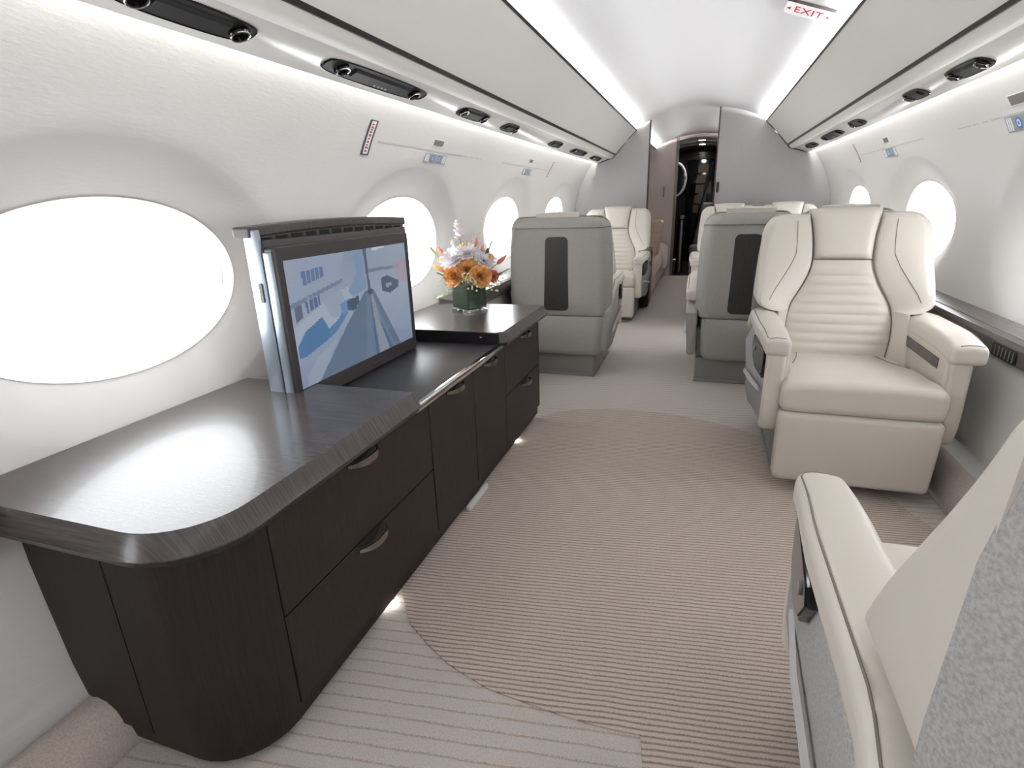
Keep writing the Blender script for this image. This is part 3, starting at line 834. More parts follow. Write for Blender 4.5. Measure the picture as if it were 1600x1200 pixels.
# ------------------------------------------------------------------ credenza: cabinets, worktops, tray
FX = -.66                        # plane of the fronts
def xb(z): return interp([(.0, -.985), (.035, -.985), (.065, -1.0), (.095, -1.03), (.110, -1.06), (.122, -1.088), (.20, -1.105), (.33, -1.118), (.45, -1.128), (.60, -1.13)], z)
def cab_plan(y0, y1, inset, z, rounded):
    x1 = FX - inset; a = y0 + (inset if rounded else 0.0)
    P = [(xb(z), a)]
    if rounded:
        R = .15 - inset
        for q in range(9):
            t = -PI / 2 + PI / 2 * q / 8
            P.append((x1 - R + R * math.cos(t), a + R + R * math.sin(t)))
    else:
        P.append((x1, a))
    P += [(x1, y1), (xb(z), y1)]
    return [(x, y, z) for x, y in P]
def carcass(e, y0, y1, rounded, oy):
    zs = [.066, .08, .095, .11, .1225, .20, .33, .45, .54]
    secs = [[(x + .66, y - oy, z) for x, y, z in cab_plan(y0, y1, .019, z, rounded)] for z in zs]
    loft('carcass', secs, MDARK, e, smooth=20)
    secs = [[(x + .66, y - oy, z) for x, y, z in cab_plan(y0, y1, .010, z, rounded)] for z in (.026, .066)]
    loft('base_moulding', secs, MWOODE, e, smooth=20)
    secs = [[(x + .66, y - oy, z) for x, y, z in cab_plan(y0 + (.14 if rounded else 0), y1, .07, z, False)] for z in (0, .03)]
    loft('plinth', secs, MDARK, e, smooth=20)
def pull(par, y, z):
    N = 14; A = []; 
    secs = []
    for k in range(N + 1):
        t = 2 * k / N - 1
        xo = .004 + .026 * (1 - abs(t) ** 2.6); hh = .005 + .007 * (1 - t * t)
        yy = y + t * .064
        secs.append([(xo, yy, z - hh), (xo + .004, yy, z - hh + .001), (xo + .004, yy, z + hh * .7), (xo, yy, z + hh * .7)])
    loft('handle', secs, MSTEEL, par, smooth=35)
    out = [(y - .066 + .132 * k / 10, z + .012) for k in range(11)] + [(y + .066 - .132 * k / 10, z + .012 - .022 * math.sin(PI * k / 10)) for k in range(1, 10)]
    prism('finger_recess', out, 'x', .0, .0012, MDARK, par)
def front(e, kind, y0, y1, z0, z1, oy, hy=None, hz=None):
    d = box(kind, -.018, 0, y0 - oy, y1 - oy, z0, z1, MWOODF, e, .0015, 1)
    if hy: pull(d, hy - oy, hz)
    return d
ca = empty('cabinet', 'dark wood cabinet unit with rounded near corner and two wide drawers', 'cabinet', (FX, .56, 0), 0, 'credenza cabinet units')
carcass(ca, .56, 1.401, True, .56)
pol = [(xb(z) + .66 + .003, z) for z in (.07, .08, .095, .11)] + [(xb(z) + .66 + .003, z) for z in (.1225, .20, .33, .45, .532)] + [(-.913 + .66, .532), (-.913 + .66, .07)]
prism('end_panel', pol, 'y', 0.0, .018, MWOODE, ca)
N = 12; po, pi_ = [], []
po.append((-.909 + .66, 0)); pi_.append((-.909 + .66, .018))
for q in range(N + 1):
    t = -PI / 2 + PI / 2 * q / N
    po.append((-.15 + .15 * math.cos(t), .15 + .15 * math.sin(t))); pi_.append((-.15 + .132 * math.cos(t), .15 + .132 * math.sin(t)))
prism('corner_panel', po + pi_[::-1], 'z', .07, .532, MWOODE, ca, smooth=25)
front(ca, 'drawer', .7145, 1.3985, .303, .532, .56, 1.034, .520)
front(ca, 'drawer', .7145, 1.3985, .07, .2985, .56, 1.034, .287)
cb = empty('cabinet', 'dark wood cabinet unit with two tall doors below the television', 'cabinet', (FX, 1.402, 0), 0, 'credenza cabinet units')
carcass(cb, 1.402, 2.108, False, 1.402)
front(cb, 'door', 1.4035, 1.757, .07, .532, 1.402, 1.586, .517)
front(cb, 'door', 1.761, 2.1065, .07, .532, 1.402, 1.914, .517)
box('floor_grille', -.006, .010, 1.64 - 1.402, 1.83 - 1.402, .004, .026, MTRIM, cb, .003)
cc = empty('cabinet', 'dark wood cabinet unit with two drawers under the flower vase', 'cabinet', (FX, 2.109, 0), 0, 'credenza cabinet units')
carcass(cc, 2.109, 2.63, False, 2.109)
front(cc, 'drawer', 2.1105, 2.62, .303, .532, 2.109, 2.375, .520)
front(cc, 'drawer', 2.1105, 2.62, .07, .2985, 2.109, 2.375, .287)
box('far_end_panel', -.43, 0, 2.622 - 2.109, 2.64 - 2.109, .07, .532, MWOODE, cc)

ZW = .610
def top_plan(y0, y1, g, rounded, back, cut=0.0):
    """worktop outline grown by g beyond the top-face edge"""
    x1 = -.632 + g
    P = [(back, y0 - (g if rounded else 0))]
    if rounded:
        R = .135 + g; a = y0 - g
        for q in range(11):
            t = -PI / 2 + PI / 2 * q / 10
            P.append((x1 - R + R * math.cos(t), a + R + R * math.sin(t)))
    else:
        if cut: P += [(x1 - cut, y0), (x1, y0 + cut)]
        else: P.append((x1, y0))
    if rounded: P += [(x1, y1), (back, y1)]
    else: P += [(x1, y1 + g), (back, y1 + g)]
    return P
def worktop(label, y0, y1, rounded, cut=0.0):
    e = empty('worktop', label, 'worktop', (-.632, y0, .54), 0, 'credenza worktops')
    def sec(g, z, back=None):
        bx = -(xw(z) - .004) if back is None else back
        return [(x + .632, y - y0, z - .54) for x, y in top_plan(y0, y1, g, rounded, bx, cut)]
    loft('top', [sec(.020, .566), sec(.022, .570), sec(.0015, .6085), sec(0.0, ZW)], MWOODT, e, smooth=18)
    loft('lip', [sec(.008, .552), sec(.014, .554), sec(.018, .566)], MBLK, e, smooth=18)
    loft('channel', [sec(-.032, .5405, -1.12), sec(-.032, .552, -1.12)], MBLK, e, smooth=18)
    return e
worktop('large dark veneer worktop in the foreground with rounded corner', .522, 1.268, True)
worktop('dark veneer worktop under the flower vase', 2.0, 2.625, False, .03)
tr = empty('recessed_tray', 'sunken dark leather tray in front of the television with chrome front edge', 'tray', (-.63, 1.27, .54))
box('tray_floor', -.50, -.010, .0, .728, .0, .022, MTRAY, tr, .002)
box('chrome_edge', -.016, .006, .0, .735, .006, .025, MCHR, tr, .0025, 2)
box('tray_side', -.57, -.010, .7285, .7300, .005, .066, MBLKM, tr)
box('slot_floor', -.57, -.502, -.003, .728, .0, .004, MDARK, tr)
for k in range(2):
    N = 12
    o = loft('fixing', [[(-.09 + r * math.cos(2 * PI * q / N), .7283 - hgt, .048 + r * math.sin(2 * PI * q / N)) for q in range(N)] for r, hgt in ((.006, 0), (.006, .003), (.003, .004))], MSTEEL, tr) if k == 0 else None

for y, lb in ((1.12, 'small glowing floor light under the foreground drawers'), (2.30, 'small glowing floor light under the far drawers')):
    e = empty('floor_light', lb, 'light', (FX - .030, y, .02), 0, 'floor lights under the credenza')
    N = 20
    loft('housing', [[(r * math.cos(2 * PI * q / N), r * math.sin(2 * PI * q / N), z) for q in range(N)] for r, z in ((.020, .0055), (.020, .001), (.016, .0))], MCHR, e, caps=False)
    mesh('lamp', [(.016 * math.cos(2 * PI * q / N), .016 * math.sin(2 * PI * q / N), .0005) for q in range(N)], [list(range(N))[::-1]], MPUCK, e)

# ------------------------------------------------------------------ television on its lift
TX, TY0, TY1, TZ0, TZ1 = -.955, 1.182, 1.887, .566, 1.010
tv = empty('television', 'flat television raised out of the credenza showing a hangar view', 'television', (TX, TY0, TZ0))
WY, WZZ = TY1 - TY0, TZ1 - TZ0
prism('casing', rrect(0, WY, 0, WZZ, .008, 3), 'x', -.032, -.004, MTVC, tv, .003, 1)
# bezel frame
bo = rrect(0, WY, 0, WZZ, .010, 4); bi = rrect(.026, WY - .018, .045, WZZ - .036, .002, 4)
n = len(bo)
V = [(-.005, y, z) for y, z in bo] + [(.004, y * .994 + .002, z * .994 + .0012) for y, z in bo] + [(.003, y, z) for y, z in bi] + [(-.003, y, z) for y, z in bi]
F = []
for q in range(3):
    for i in range(n):
        F.append([q * n + i, q * n + (i + 1) % n, (q + 1) * n + (i + 1) % n, (q + 1) * n + i])
mesh('bezel', V, F, MTVC, tv, 30)
prism('brand_plate', rrect(WY * .54, WY * .66, .018, .024, .002, 2), 'x', .0035, .0055, MSTEEL, tv)
soft('side_rail', -.034, -.006, -.004, .004, .02, WZZ - .012, .003, MTVS, tv, nm=2, nr=1)
box('back_housing', -.085, -.034, .004, WY + .06, -.02, WZZ + .018, MTVC, tv, .004)
box('housing_side', -.088, -.038, -.004, .006, -.02, WZZ + .045, MTVS, tv, .003)
prism('side_latch', rrect(-.060, -.050, .30, .352, .004, 3), 'y', -.0075, -.002, MBLK, tv)
def lidz(x, y, z): return (x, y, z + .012 * (1 - ((y - .40) / .42) ** 2))
soft('lid', -.118, -.060, -.008, .815, WZZ + .024, WZZ + .052, .006, MLID, tv, lidz, nm=12, nr=2)
soft('lid_grille', -.090, -.066, .0, .808, WZZ - .004, WZZ + .026, .003, MTVC, tv, lidz, nm=12, nr=1)
for k in range(12):
    y = .03 + k * .064
    zz = WZZ + .004 + .012 * (1 - ((y + .02 - .40) / .42) ** 2)
    box('grille_slot', -.0668, -.0645, y, y + .046, zz, zz + .016, MDARK, tv)
# picture: camera view along the fuselage of the parked aircraft, drawn as a grid of coloured cells
GW, GH = 168, 100
img = [[None] * GW for _ in range(GH)]
def lerp(a, b, t): return tuple(a[i] + (b[i] - a[i]) * t for i in range(3))
for j in range(GH):
    for i in range(GW):
        u, v = i / GW, 1 - j / GH        # v measured from the top
        c_ = lerp((150, 170, 196), (176, 190, 212), min(1, v * 1.6))
        if v > .45: c_ = lerp((172, 186, 208), (140, 158, 190), (v - .45) / .55)
        img[j][i] = c_
def poly(pts, col, alpha=1.0):
    for j in range(GH):
        v = 1 - (j + .5) / GH
        for i in range(GW):
            u = (i + .5) / GW; ins = False
            for k in range(len(pts)):
                (x1, y1), (x2, y2) = pts[k], pts[(k + 1) % len(pts)]
                if (y1 > v) != (y2 > v) and u < (x2 - x1) * (v - y1) / (y2 - y1) + x1: ins = not ins
            if ins: img[j][i] = lerp(img[j][i], col, alpha)
# hangar back wall and roof, left white building with blue windows, floor
poly([(0, 0), (.60, 0), (.60, .10), (.0, .04)], (150, 170, 195))
poly([(.0, .0), (.42, .0), (.36, .26), (0, .34)], (166, 182, 206))
poly([(.10, .10), (.255, .09), (.255, .17), (.11, .21)], (96, 124, 170))
for k in range(5): poly([(.13 + k * .03, .09), (.137 + k * .03, .09), (.137 + k * .03, .21), (.13 + k * .03, .21)], (160, 178, 206))
poly([(0, .33), (.38, .22), (.38, .25), (0, .37)], (120, 140, 170))
poly([(.03, .36), (.08, .345), (.08, .45), (.03, .48)], (92, 104, 130))
poly([(.10, .34), (.20, .31), (.20, .39), (.11, .43)], (88, 108, 150))
for k in range(3): poly([(.122 + k * .03, .30), (.132 + k * .03, .30), (.132 + k * .03, .45), (.122 + k * .03, .45)], (160, 178, 204))
poly([(0, .52), (.30, .33), (.42, .30), (.46, .45), (.36, .52), (.30, .60), (0, .72)], (186, 200, 220))
poly([(.22, .36), (.36, .31), (.40, .46), (.30, .54), (.26, .50)], (168, 184, 204))
poly([(.02, .66), (.08, .56), (.20, .49), (.24, .60), (.30, .62), (.24, .68), (.06, .76), (.02, .76)], (74, 122, 178))
poly([(.24, .60), (.32, .55), (.36, .48), (.40, .52), (.30, .64), (.24, .68)], (84, 132, 190))
poly([(.34, .43), (.42, .40), (.44, .47), (.36, .54)], (110, 150, 204))
poly([(.40, .42), (.50, .40), (.50, .46), (.45, .52), (.40, .50)], (62, 82, 104))
# right hand hangar wall
poly([(.60, .0), (1, .0), (1, .22), (.62, .20)], (158, 176, 196))
poly([(.66, .0), (.78, 0), (.78, .02), (.66, .03)], (224, 234, 244))
poly([(.60, .19), (.92, .20), (.92, .23), (.60, .22)], (110, 130, 154))
poly([(.84, .20), (.94, .15), (1.0, .17), (1.0, .40), (.90, .36)], (196, 156, 172), .7)
poly([(.72, .30), (.78, .28), (.90, .36), (.89, .42), (.80, .46), (.72, .42)], (72, 86, 110))
poly([(.76, .36), (.82, .36), (.82, .39), (.76, .40)], (150, 166, 190))
poly([(.50, .05), (.56, .0), (.58, .35), (.46, .40), (.42, .34), (.50, .20)], (136, 164, 200))
# fuselage of the aircraft running towards the camera
poly([(.555, .385), (.64, .385), (1.0 * .86, 1.0), (.13, 1.0), (.38, .62)], (96, 116, 146))
poly([(.57, .40), (.62, .40), (.80, 1), (.50, 1)], (108, 128, 158))
poly([(.600, .40), (.620, .40), (.735, 1), (.640, 1)], (150, 162, 178))
poly([(.600, .40), (.606, .40), (.63, 1), (.60, 1)], (74, 100, 148))
poly([(.622, .52), (.640, .60), (.775, 1), (.74, 1)], (76, 100, 150))
poly([(.578, .0), (.605, .0), (.612, .38), (.592, .38)], (82, 94, 118))
poly([(.585, .37), (.625, .37), (.628, .42), (.588, .42)], (60, 74, 100))
poly([(.05, .92), (.13, .80), (.30, .70), (.13, 1.0), (.05, 1.0)], (176, 190, 214), .6)
sy0, sy1, sz0, sz1 = .026, WY - .018, .045, WZZ - .036
V, F = [], []
for j in range(GH + 1):
    for i in range(GW + 1):
        V.append((-.0015, sy0 + (sy1 - sy0) * i / GW, sz0 + (sz1 - sz0) * j / GH))
for j in range(GH):
    for i in range(GW):
        a = j * (GW + 1) + i; F.append([a, a + 1, a + GW + 2, a + GW + 1])
me = bpy.data.meshes.new('screen'); me.from_pydata(V, [], F)
ca_ = me.color_attributes.new('picture', 'FLOAT_COLOR', 'CORNER')
flat = []
for j in range(GH):
    for i in range(GW):
        flat += list(srgb(*lerp(tuple(.90 * q for q in img[j][i]), (118, 124, 134), .28))) * 4
ca_.data.foreach_set('color', flat)
MSCR = mat('screen_picture', srgb(10, 12, 16), .12, spec=.5)
nt, b = nodes(MSCR)
at = nt.nodes.new('ShaderNodeVertexColor'); at.layer_name = 'picture'
nt.links.new(at.outputs['Color'], b.inputs['Emission Color']); b.inputs['Emission Strength'].default_value = 0.62
so = link('screen', me, MSCR, tv, 0)
so['label'] = 'lit screen with a bluish camera view along a parked aircraft'

# ------------------------------------------------------------------ placards, signs and slots on the sidewalls
def plate(name, sg, y0, y1, z0, z1, M, parent=None, h=.003, base=.0, origin=(0, 0, 0)):
    N = 4; secs = []
    for q in range(N + 1):
        z = z0 + (z1 - z0) * q / N
        xa = sg * (xw(z) - base + .001); xb_ = sg * (xw(z) - base - h)
        secs.append([(x - origin[0], y - origin[1], z - origin[2]) for x, y in ((xa, y0), (xb_, y0), (xb_, y1), (xa, y1))])
    return loft(name, secs, M, parent, smooth=20)
MSIGN = mat('sign_grey', srgb(150, 152, 154), .5)
MSIGNB = mat('sign_blue', srgb(66, 124, 190), .5)
MSIGNW = mat('sign_white', srgb(226, 228, 230), .5)
MSIGNK = mat('sign_dark', srgb(78, 76, 78), .5)
MRED = mat('sign_red', srgb(196, 70, 84), .5)
MSLOT = mat('slot_olive', srgb(118, 112, 104), .5)
def vplacard(sg, y0, y1, z0, z1, label):
    o = (sg * xw((z0 + z1) / 2), (y0 + y1) / 2, z0)
    e = empty('placard', label, 'placard', o, 0, 'tall wall placards')
    plate('border', sg, y0, y1, z0, z1, MSIGNK, e, .002, 0, o)
    plate('face', sg, y0 + (y1 - y0) * .22, y1 - (y1 - y0) * .22, z0 + .004, z1 - .004, MSIGNW, e, .001, .002, o)
    z = z1 - .012; k = 0; rnd = random.Random(3)
    while z > z0 + .012:
        hgt = rnd.uniform(.004, .009); a = y0 + (y1 - y0) * .34; b_ = y1 - (y1 - y0) * rnd.uniform(.34, .42)
        plate('print_mark', sg, a, b_, z - hgt, z, MRED if k % 5 != 3 else MSIGNK, e, .0006, .003, o)
        z -= hgt + rnd.uniform(.002, .006); k += 1
def lsign(sg, y0, y1, z0, z1, label, blues=2):
    o = (sg * xw((z0 + z1) / 2), (y0 + y1) / 2, z0)
    e = empty('cabin_sign', label, 'sign', o, 0, 'cabin notice signs')
    plate('face', sg, y0, y1, z0, z1, MSIGN, e, .002, 0, o)
    w_ = (y1 - y0); zc_ = (z0 + z1) / 2
    # striped ends, ringed pictograms
    for k in range(3):
        for s in (0, 1):
            a = y0 + w_ * (.04 + .055 * k) if s == 0 else y1 - w_ * (.04 + .055 * k) - w_ * .025
            plate('stripe', sg, a, a + w_ * .025, z0 + .004, z1 - .004, MSIGNW, e, .0008, .002, o)
    for k in range(blues):
        cy = y0 + w_ * (.36 + .28 * k)
        R = min((z1 - z0) * .38, w_ * .12); N = 18
        V, F = [], []
        for rr in (R, R * .62):
            V += [(sg * (xw(zc_ + rr * math.sin(2 * PI * q / N)) - .0032) - o[0], cy + rr * math.cos(2 * PI * q / N) - o[1], zc_ + rr * math.sin(2 * PI * q / N) - o[2]) for q in range(N)]
        mesh('pictogram_ring', V, [[q, (q + 1) % N, N + (q + 1) % N, N + q] for q in range(N)], MSIGNB, e, 0)
        mesh('pictogram_disc', V[N:], [list(range(N))], MSIGNW, e, 0)
        plate('pictogram_mark', sg, cy - R * .25, cy + R * .25, zc_ - R * .3, zc_ + R * .3, MSIGNB, e, .0008, .0031, o)
def slot(sg, y0, y1, z0, z1, label):
    o = (sg * xw((z0 + z1) / 2), (y0 + y1) / 2, z0)
    e = empty('wall_slot', label, 'slot', o, 0, 'small wall slots')
    plate('frame', sg, y0 - .006, y1 + .006, z0 - .004, z1 + .004, MSIGNW, e, .0015, 0, o)
    plate('cover', sg, y0, y1, z0, z1, MSLOT, e, .001, .0015, o)
MGROOVE = mat('panel_line_grey', srgb(186, 183, 180), .6)
def groove(sg, y0, y1, z, label):
    o = plate('mask_door_groove', sg, y0, y1, z - .0025, z + .0025, MGROOVE, None, .0012)
    tag(o, label, 'panel line', 'oxygen mask door lines')
vplacard(-1, 1.945, 1.998, 1.295, 1.412, 'tall narrow white placard with red print above the television')
vplacard(-1, 4.66, 4.70, 1.30, 1.41, 'thin far placard on the left wall near the bulkhead')
vplacard(1, 4.80, 4.84, 1.305, 1.425, 'thin placard on the right wall above the far windows')
lsign(-1, 2.46, 2.69, 1.296, 1.335, 'small grey sign with blue pictograms left of the flowers, on the left wall')
lsign(-1, 3.98, 4.20, 1.296, 1.335, 'tiny far grey sign with pictograms on the left wall')
lsign(1, 2.44, 2.69, 1.290, 1.343, 'grey sign with blue ringed pictograms at the right edge of the photo')
lsign(1, 3.98, 4.22, 1.295, 1.345, 'smaller grey pictogram sign above the window behind the facing armchair')
slot(-1, 2.50, 2.60, 1.370, 1.392, 'small olive slot above the nearer left pictogram sign')
slot(-1, 4.03, 4.11, 1.375, 1.395, 'tiny olive slot above the far left pictogram sign')
slot(1, 2.48, 2.61, 1.374, 1.404, 'olive slot above the pictogram sign at the right edge')
slot(1, 4.04, 4.13, 1.376, 1.402, 'tiny olive slot above the smaller right pictogram sign')
groove(-1, 2.04, 3.14, 1.347, 'fine panel line on the left wall beside the near pictogram sign')
groove(-1, 3.5, 4.62, 1.347, 'fine panel line on the left wall beside the far pictogram sign')
groove(1, 2.02, 3.10, 1.347, 'fine panel line on the right wall beside the near pictogram sign')
groove(1, 3.52, 4.72, 1.347, 'fine panel line on the right wall beside the far pictogram sign')

# ------------------------------------------------------------------ exit sign on the ceiling
ex = .468
sl = math.atan(.78 * ex)
es = empty('exit_sign', 'white EXIT sign with red letters and arrows on the ceiling', 'exit sign', (ex, 2.98, zc(ex) - .004))
es.rotation_euler = (0, sl, 0)
MEXW = mat('exit_white', srgb(244, 242, 242), .4, emit=(1, .98, .98, 1), estr=.25)
MEXR = mat('exit_red', srgb(204, 52, 66), .5)
prism('lightbox', rrect(-.098, .098, -.075, .085, .014, 4), 'z', -.010, 0, MEXW, es, .003, 2)
prism('rim', rrect(-.100, .100, -.0785, -.0755, .0014, 3), 'z', -.011, 0.001, MBRONZE, es)
cu = bpy.data.curves.new('exit_text', 'FONT'); cu.body = 'EXIT'; cu.size = .058; cu.align_x = 'CENTER'; cu.align_y = 'CENTER'; cu.extrude = .0006; cu.space_character = 1.05
to = bpy.data.objects.new('exit_text', cu); COL.objects.link(to)
dg = bpy.context.evaluated_depsgraph_get()
me = bpy.data.meshes.new_from_object(to.evaluated_get(dg)); bpy.data.objects.remove(to)
to = link('lettering', me, MEXR, es, 0)
# readable from below by someone facing forward: text up points aft, text right points right
to.matrix_local = Matrix(((1, 0, 0, 0), (0, -1.9, 0, .006), (0, 0, -1, -.0112), (0, 0, 0, 1)))
for s in (-1, 1):
    mesh('arrow', [(s * .093, .006, -.0118), (s * .076, .026, -.0118), (s * .076, -.014, -.0118)], [[0, 1, 2]], MEXR, es, 0)

# ------------------------------------------------------------------ vase and flowers
VX, VY, VZ = -.955, 2.455, ZW
MGLASS = bpy.data.materials.new('vase_glass'); MGLASS.use_nodes = True
nt, b = nodes(MGLASS); b.inputs['Transmission Weight'].default_value = 1; b.inputs['Roughness'].default_value = .02; b.inputs['IOR'].default_value = 1.45; b.inputs['Base Color'].default_value = (.95, .98, .96, 1)
MGLASS2 = MPANE.copy(); MGLASS2.name = 'vase_wall_glass'
for _n in MGLASS2.node_tree.nodes:
    if _n.type == 'MIX_SHADER': _n.inputs[0].default_value = .02
MLEAFD = add_noise(mat('vase_leaf_dark', srgb(14, 46, 20), .4), (3, 3, 40), 3, 2, srgb(6, 28, 10), srgb(26, 66, 32))
va = empty('glass_vase', 'square clear glass vase lined with dark green leaf', 'vase', (VX, VY, VZ), math.radians(-26))
h = .066
V, F = [], []
oo = rrect(-h, h, -h, h, .010, 3); ii = rrect(-h + .005, h - .005, -h + .005, h - .005, .007, 3); n = len(oo)
secs = [[(x, y, .0005) for x, y in oo], [(x, y, .135) for x, y in oo], [(x, y, .135) for x, y in ii], [(x, y, .014) for x, y in ii]]
loft('glass_wall', secs, MGLASS2, va, smooth=30)
prism('glass_base', rrect(-h + .001, h - .001, -h + .001, h - .001, .010, 3), 'z', .0008, .0135, MGLASS, va, .002, 1)
li = rrect(-h + .0065, h - .0065, -h + .0065, h - .0065, .007, 3)
loft('leaf_liner', [[(x, y, .018) for x, y in li], [(x, y, .128) for x, y in li]], MLEAFD, va, smooth=30)

MPET = {'orange': add_noise(mat('petal_orange', srgb(238, 182, 116), .6), (1, 1, 1), 60, 2, srgb(234, 166, 106), srgb(246, 200, 134)),
        'peach': mat('petal_peach', srgb(238, 168, 130), .55), 'white': mat('petal_white', srgb(244, 238, 240), .55),
        'yellow': mat('petal_yellow', srgb(214, 168, 50), .6), 'coral': mat('petal_coral', srgb(224, 138, 112), .6), 'cream': mat('petal_cream', srgb(232, 228, 196), .6)}
for _p in MPET.values():
    _b = _p.node_tree.nodes['Principled BSDF']; _b.inputs['Subsurface Weight'].default_value = .3; _b.inputs['Subsurface Radius'].default_value = (1, .6, .4); _b.inputs['Subsurface Scale'].default_value = .012
MGRN = mat('stem_green', srgb(104, 140, 62), .5); MGRN2 = mat('leaf_green', srgb(70, 112, 58), .5); MGRN3 = mat('leaf_pale', srgb(168, 190, 120), .5)
TOPZ = .128
def petal(V, F, c, d, up, L, Wd, curl, n=4):
    """curved petal from c along d, lifting towards up"""
    d = d.normalized(); sd = d.cross(up).normalized(); nu = 4
    b0 = len(V)
    for i in range(n + 1):
        t = i / n
        wv = Wd * (math.sin(PI * (.12 + .80 * t)) ** .7)
        for j in range(nu + 1):
            s = 2 * j / nu - 1
            p = c + d * (L * t) + up * (curl * L * (t * t)) + sd * (wv * s) + up * (.25 * Wd * s * s)
            V.append(p)
    for i in range(n):
        for j in range(nu):
            a = b0 + i * (nu + 1) + j
            F.append([a, a + 1, a + nu + 2, a + nu + 1])
def bloom_axes(ax):
    ax = ax.normalized(); t = Vector((0, 0, 1)) if abs(ax.z) < .9 else Vector((1, 0, 0))
    u = ax.cross(t).normalized(); return ax, u, ax.cross(u)
def flower(kind, label, pos, r, colour, group):
    """pos: bloom centre relative to the vase centre in world axes"""
    p = Vector(pos); root = Vector((p.x * .18, p.y * .18, TOPZ - .02))
    e = empty(kind, label, 'flower', (VX + root.x, VY + root.y, VZ + root.z), 0, group)
    c = p - root; ax = Vector((p.x * .9, p.y * .9 - .02, max(.05, p.z - .12)))
    if kind in ('rose', 'daisy'): ax += Vector((.03, -.09, 0))
    ax, u, v = bloom_axes(ax)
    V, F = [], []
    if kind == 'rose':
        rnd = random.Random(int(abs(p.x) * 1e4))
        for L, (cnt, rho, hgt, flare, wid) in enumerate(((6, .66, .62, .40, .62), (6, .56, .82, .28, .60), (5, .42, 1.0, .20, .72), (4, .27, 1.12, .12, .85), (4, .17, 1.14, .08, 1.0), (3, .08, 1.12, .04, 1.3))):
            for k in range(cnt):
                a0 = 2 * PI * (k + .5 * (L % 2)) / cnt + rnd.uniform(-.15, .15)
                b0 = len(V); hj = hgt * rnd.uniform(.94, 1.06)
                for i in range(6):
                    t = i / 5
                    for j in range(7):
                        sj = 2 * j / 6 - 1; ph = a0 + sj * wid
                        rad = r * (rho * (.35 + .65 * t ** .6) + flare * t ** 3 + .05 * sj * (1 if k % 2 else -1))
                        zz = r * (hj * t - .62 - .22 * (abs(sj) ** 2.5) * t)
                        V.append(c + (u * math.cos(ph) + v * math.sin(ph)) * rad + ax * zz)
                for i in range(5):
                    for j in range(6):
                        q0 = b0 + i * 7 + j; F.append([q0, q0 + 1, q0 + 8, q0 + 7])
        bl = mesh('bloom', V, F, MPET[colour], e, 60)
    elif kind == 'daisy':
        for L, (cnt, ln, wd, lift) in enumerate(((14, 1.0, .20, .12), (12, .80, .19, .35), (9, .58, .17, .7), (6, .36, .14, 1.2))):
            for k in range(cnt):
                a = 2 * PI * (k + .5 * (L % 2)) / cnt
                d = u * math.cos(a) + v * math.sin(a)
                petal(V, F, c + ax * (r * .08 * L), d + ax * lift, ax, r * ln, r * wd, .25)
        bl = mesh('bloom', V, F, MPET[colour], e, 60)
    elif kind in ('bud', 'ball_flower'):
        N, K = 12, 7; secs = []
        for q in range(K + 1):
            t = q / K; rr = r * (math.sin(PI * min(.98, .08 + .92 * t)) ** .6) * (1 if kind == 'ball_flower' else (.62 - .2 * t)); hh = (t - .5) * 2 * r * (1 if kind == 'ball_flower' else 1.7)
            secs.append([tuple(c + ax * hh + (u * math.cos(2 * PI * k / N) + v * math.sin(2 * PI * k / N)) * rr * (1 + .10 * ((k + q) % 2))) for k in range(N)])
        bl = loft('bloom', secs, MPET[colour], e, smooth=30)
    else:   # spike of small white florets / cream berry spray
        rnd = random.Random(11 + int(abs(p.x) * 999))
        cnt = 14 if kind == 'flower_spike' else 12
        for k in range(cnt):
            t = k / (cnt - 1)
            if kind == 'flower_spike': q = c + ax * (r * (t - .5) * 1.8); off = (u * math.cos(2.4 * k) + v * math.sin(2.4 * k)) * r * .25 * (1 - .5 * t); sz = r * .42 * (1 - .4 * t)
            else: q = c; off = Vector((rnd.uniform(-1, 1), rnd.uniform(-1, 1), rnd.uniform(-1, 1))) * r; sz = r * .22
            for kk in range(5):
                a = 2 * PI * kk / 5; d = u * math.cos(a) + v * math.sin(a)
                petal(V, F, q + off, d + ax * .5, ax, sz, sz * .6, .3, 2)
        bl = mesh('bloom', V, F, MPET[colour], e, 60)
        bl['kind'] = 'stuff'
    mid = c * .5 + Vector((0, 0, .01))
    tube('stem', [(0, 0, -.012), tuple(mid), tuple(c - ax * r * .3)], .0022, MGRN, e, 5)
    return e
gr = 'flowers in the glass vase'
flower('rose', 'orange rose at the lower left of the bouquet', (-.045, -.075, .175), .050, 'orange', gr)
flower('rose', 'orange rose in the centre of the bouquet', (.020, -.050, .205), .050, 'orange', gr)
flower('rose', 'orange rose at the lower right of the bouquet', (.085, -.050, .172), .052, 'orange', gr)
flower('rose', 'small peach rose at the upper left of the bouquet', (-.015, .02, .292), .036, 'peach', gr)
flower('rose', 'coral rosebud at the right edge of the bouquet', (.130, .0, .165), .030, 'coral', gr)
flower('daisy', 'white chrysanthemum left of the bouquet centre', (-.060, -.025, .240), .066, 'white', gr)
flower('daisy', 'white chrysanthemum high in the middle of the bouquet', (.005, -.015, .268), .056, 'white', gr)
flower('daisy', 'pale white bloom behind the right orange rose', (.080, .015, .232), .052, 'white', gr)
flower('ball_flower', 'yellow ball flower near the top of the bouquet', (-.010, -.005, .305), .017, 'yellow', gr)
flower('ball_flower', 'yellow ball flower at the left, the upper of two', (-.125, -.02, .245), .014, 'yellow', gr)
flower('ball_flower', 'yellow ball flower at the left, the lower of two', (-.105, -.03, .222), .013, 'yellow', gr)
flower('ball_flower', 'olive ball flower on the right of the bouquet', (.110, .03, .252), .015, 'yellow', gr)
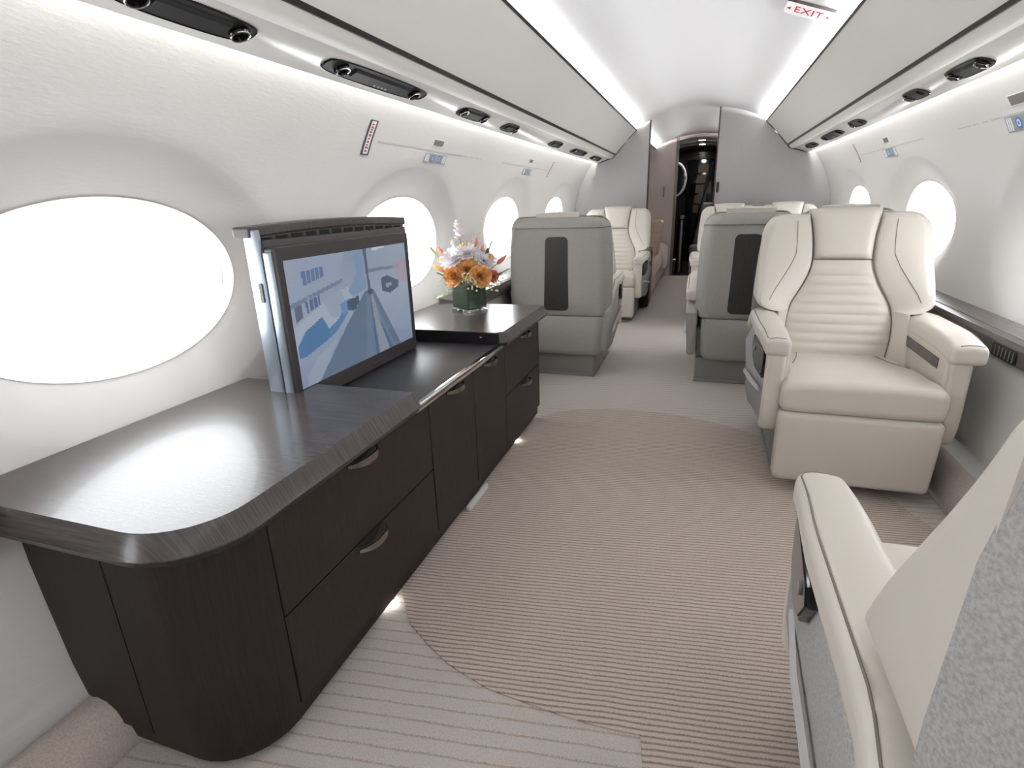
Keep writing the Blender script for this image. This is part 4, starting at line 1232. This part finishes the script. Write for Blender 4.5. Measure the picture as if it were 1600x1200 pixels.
flower('bud', 'orange bud pointing up at the left of the bouquet', (-.135, .0, .280), .018, 'coral', gr)
flower('bud', 'orange bud lowest at the far left', (-.150, -.02, .205), .020, 'orange', gr)
flower('bud', 'coral bud at the upper middle of the bouquet', (.040, .02, .318), .016, 'coral', gr)
flower('bud', 'coral bud at the upper right of the bouquet', (.065, .03, .285), .016, 'peach', gr)
flower('bud', 'coral bud standing far out on the right', (.165, .03, .240), .019, 'coral', gr)
flower('flower_spike', 'white flower spike rising highest from the bouquet', (-.050, .03, .372), .050, 'white', gr)
flower('flower_spike', 'white flower spike at the upper left of the bouquet', (-.075, .02, .300), .030, 'white', gr)
flower('berry_spray', 'cream berry spray hanging over the front right of the vase', (.060, -.085, .130), .028, 'cream', gr)
flower('berry_spray', 'cream berry spray at the centre front between the roses', (.040, -.105, .170), .022, 'cream', gr)
flower('berry_spray', 'pale green spray drooping at the lower left', (-.120, -.04, .130), .036, 'cream', gr)
flower('berry_spray', 'tiny cream spray at the top of the bouquet', (.035, .03, .340), .020, 'cream', gr)
flower('berry_spray', 'pale spray drooping at the lower right', (.150, -.02, .125), .032, 'cream', gr)
def sprig(label, tip, M, n=5, L=.05, Wd=.012):
    p = Vector(tip); root = Vector((p.x * .3, p.y * .3, TOPZ - .01))
    e = empty('leaf_sprig', label, 'leaf', (VX + root.x, VY + root.y, VZ + root.z), 0, 'leaf sprigs in the vase')
    d = p - root
    tube('stem', [(0, 0, -.01), tuple(d * .5 + Vector((0, 0, .008))), tuple(d)], .0016, MGRN, e, 5)
    for k in range(n):
        V, F = [], []
        t = .35 + .65 * k / max(1, n - 1); s = 1 if k % 2 else -1
        side = Vector((d.y, -d.x, .02)).normalized() * s
        petal(V, F, d * t, d.normalized() + side * .8 * (0 if k == n - 1 else 1), Vector((0, -.2, 1)).normalized(), L, Wd, -.05, 5)
        mesh('leaf', V, F, M, e, 60)
sprig('green leaf sprig at the right of the bouquet', (.10, .03, .285), MGRN2)
sprig('long pale green leaf sprig at the far left of the bouquet', (-.155, .0, .255), MGRN3, 4, .06, .010)
sprig('green leaf sprig low on the left of the bouquet', (-.095, -.06, .165), MGRN, 4, .045, .016)
sprig('green leaf sprig low on the right of the bouquet', (.170, .02, .180), MGRN2, 5, .04, .011)
sprig('trailing leaf sprig hanging at the lower left over the worktop', (-.125, -.06, .075), MGRN3, 6, .024, .008)

# dark side cabinet between the aft-facing left seat and the bulkhead
sc = empty('side_cabinet', 'narrow dark wood cabinet at the aisle edge of the left bulkhead', 'cabinet', (-.475, 5.98, 0))
box('body', -.06, .085, -.12, .145, .02, .60, MWOODE, sc, .004)
box('top', -.065, .092, -.126, .148, .60, .622, MWOODS, sc, .004)
box('door', .085, .092, -.11, .135, .05, .58, MWOODF, sc, .002, 1)
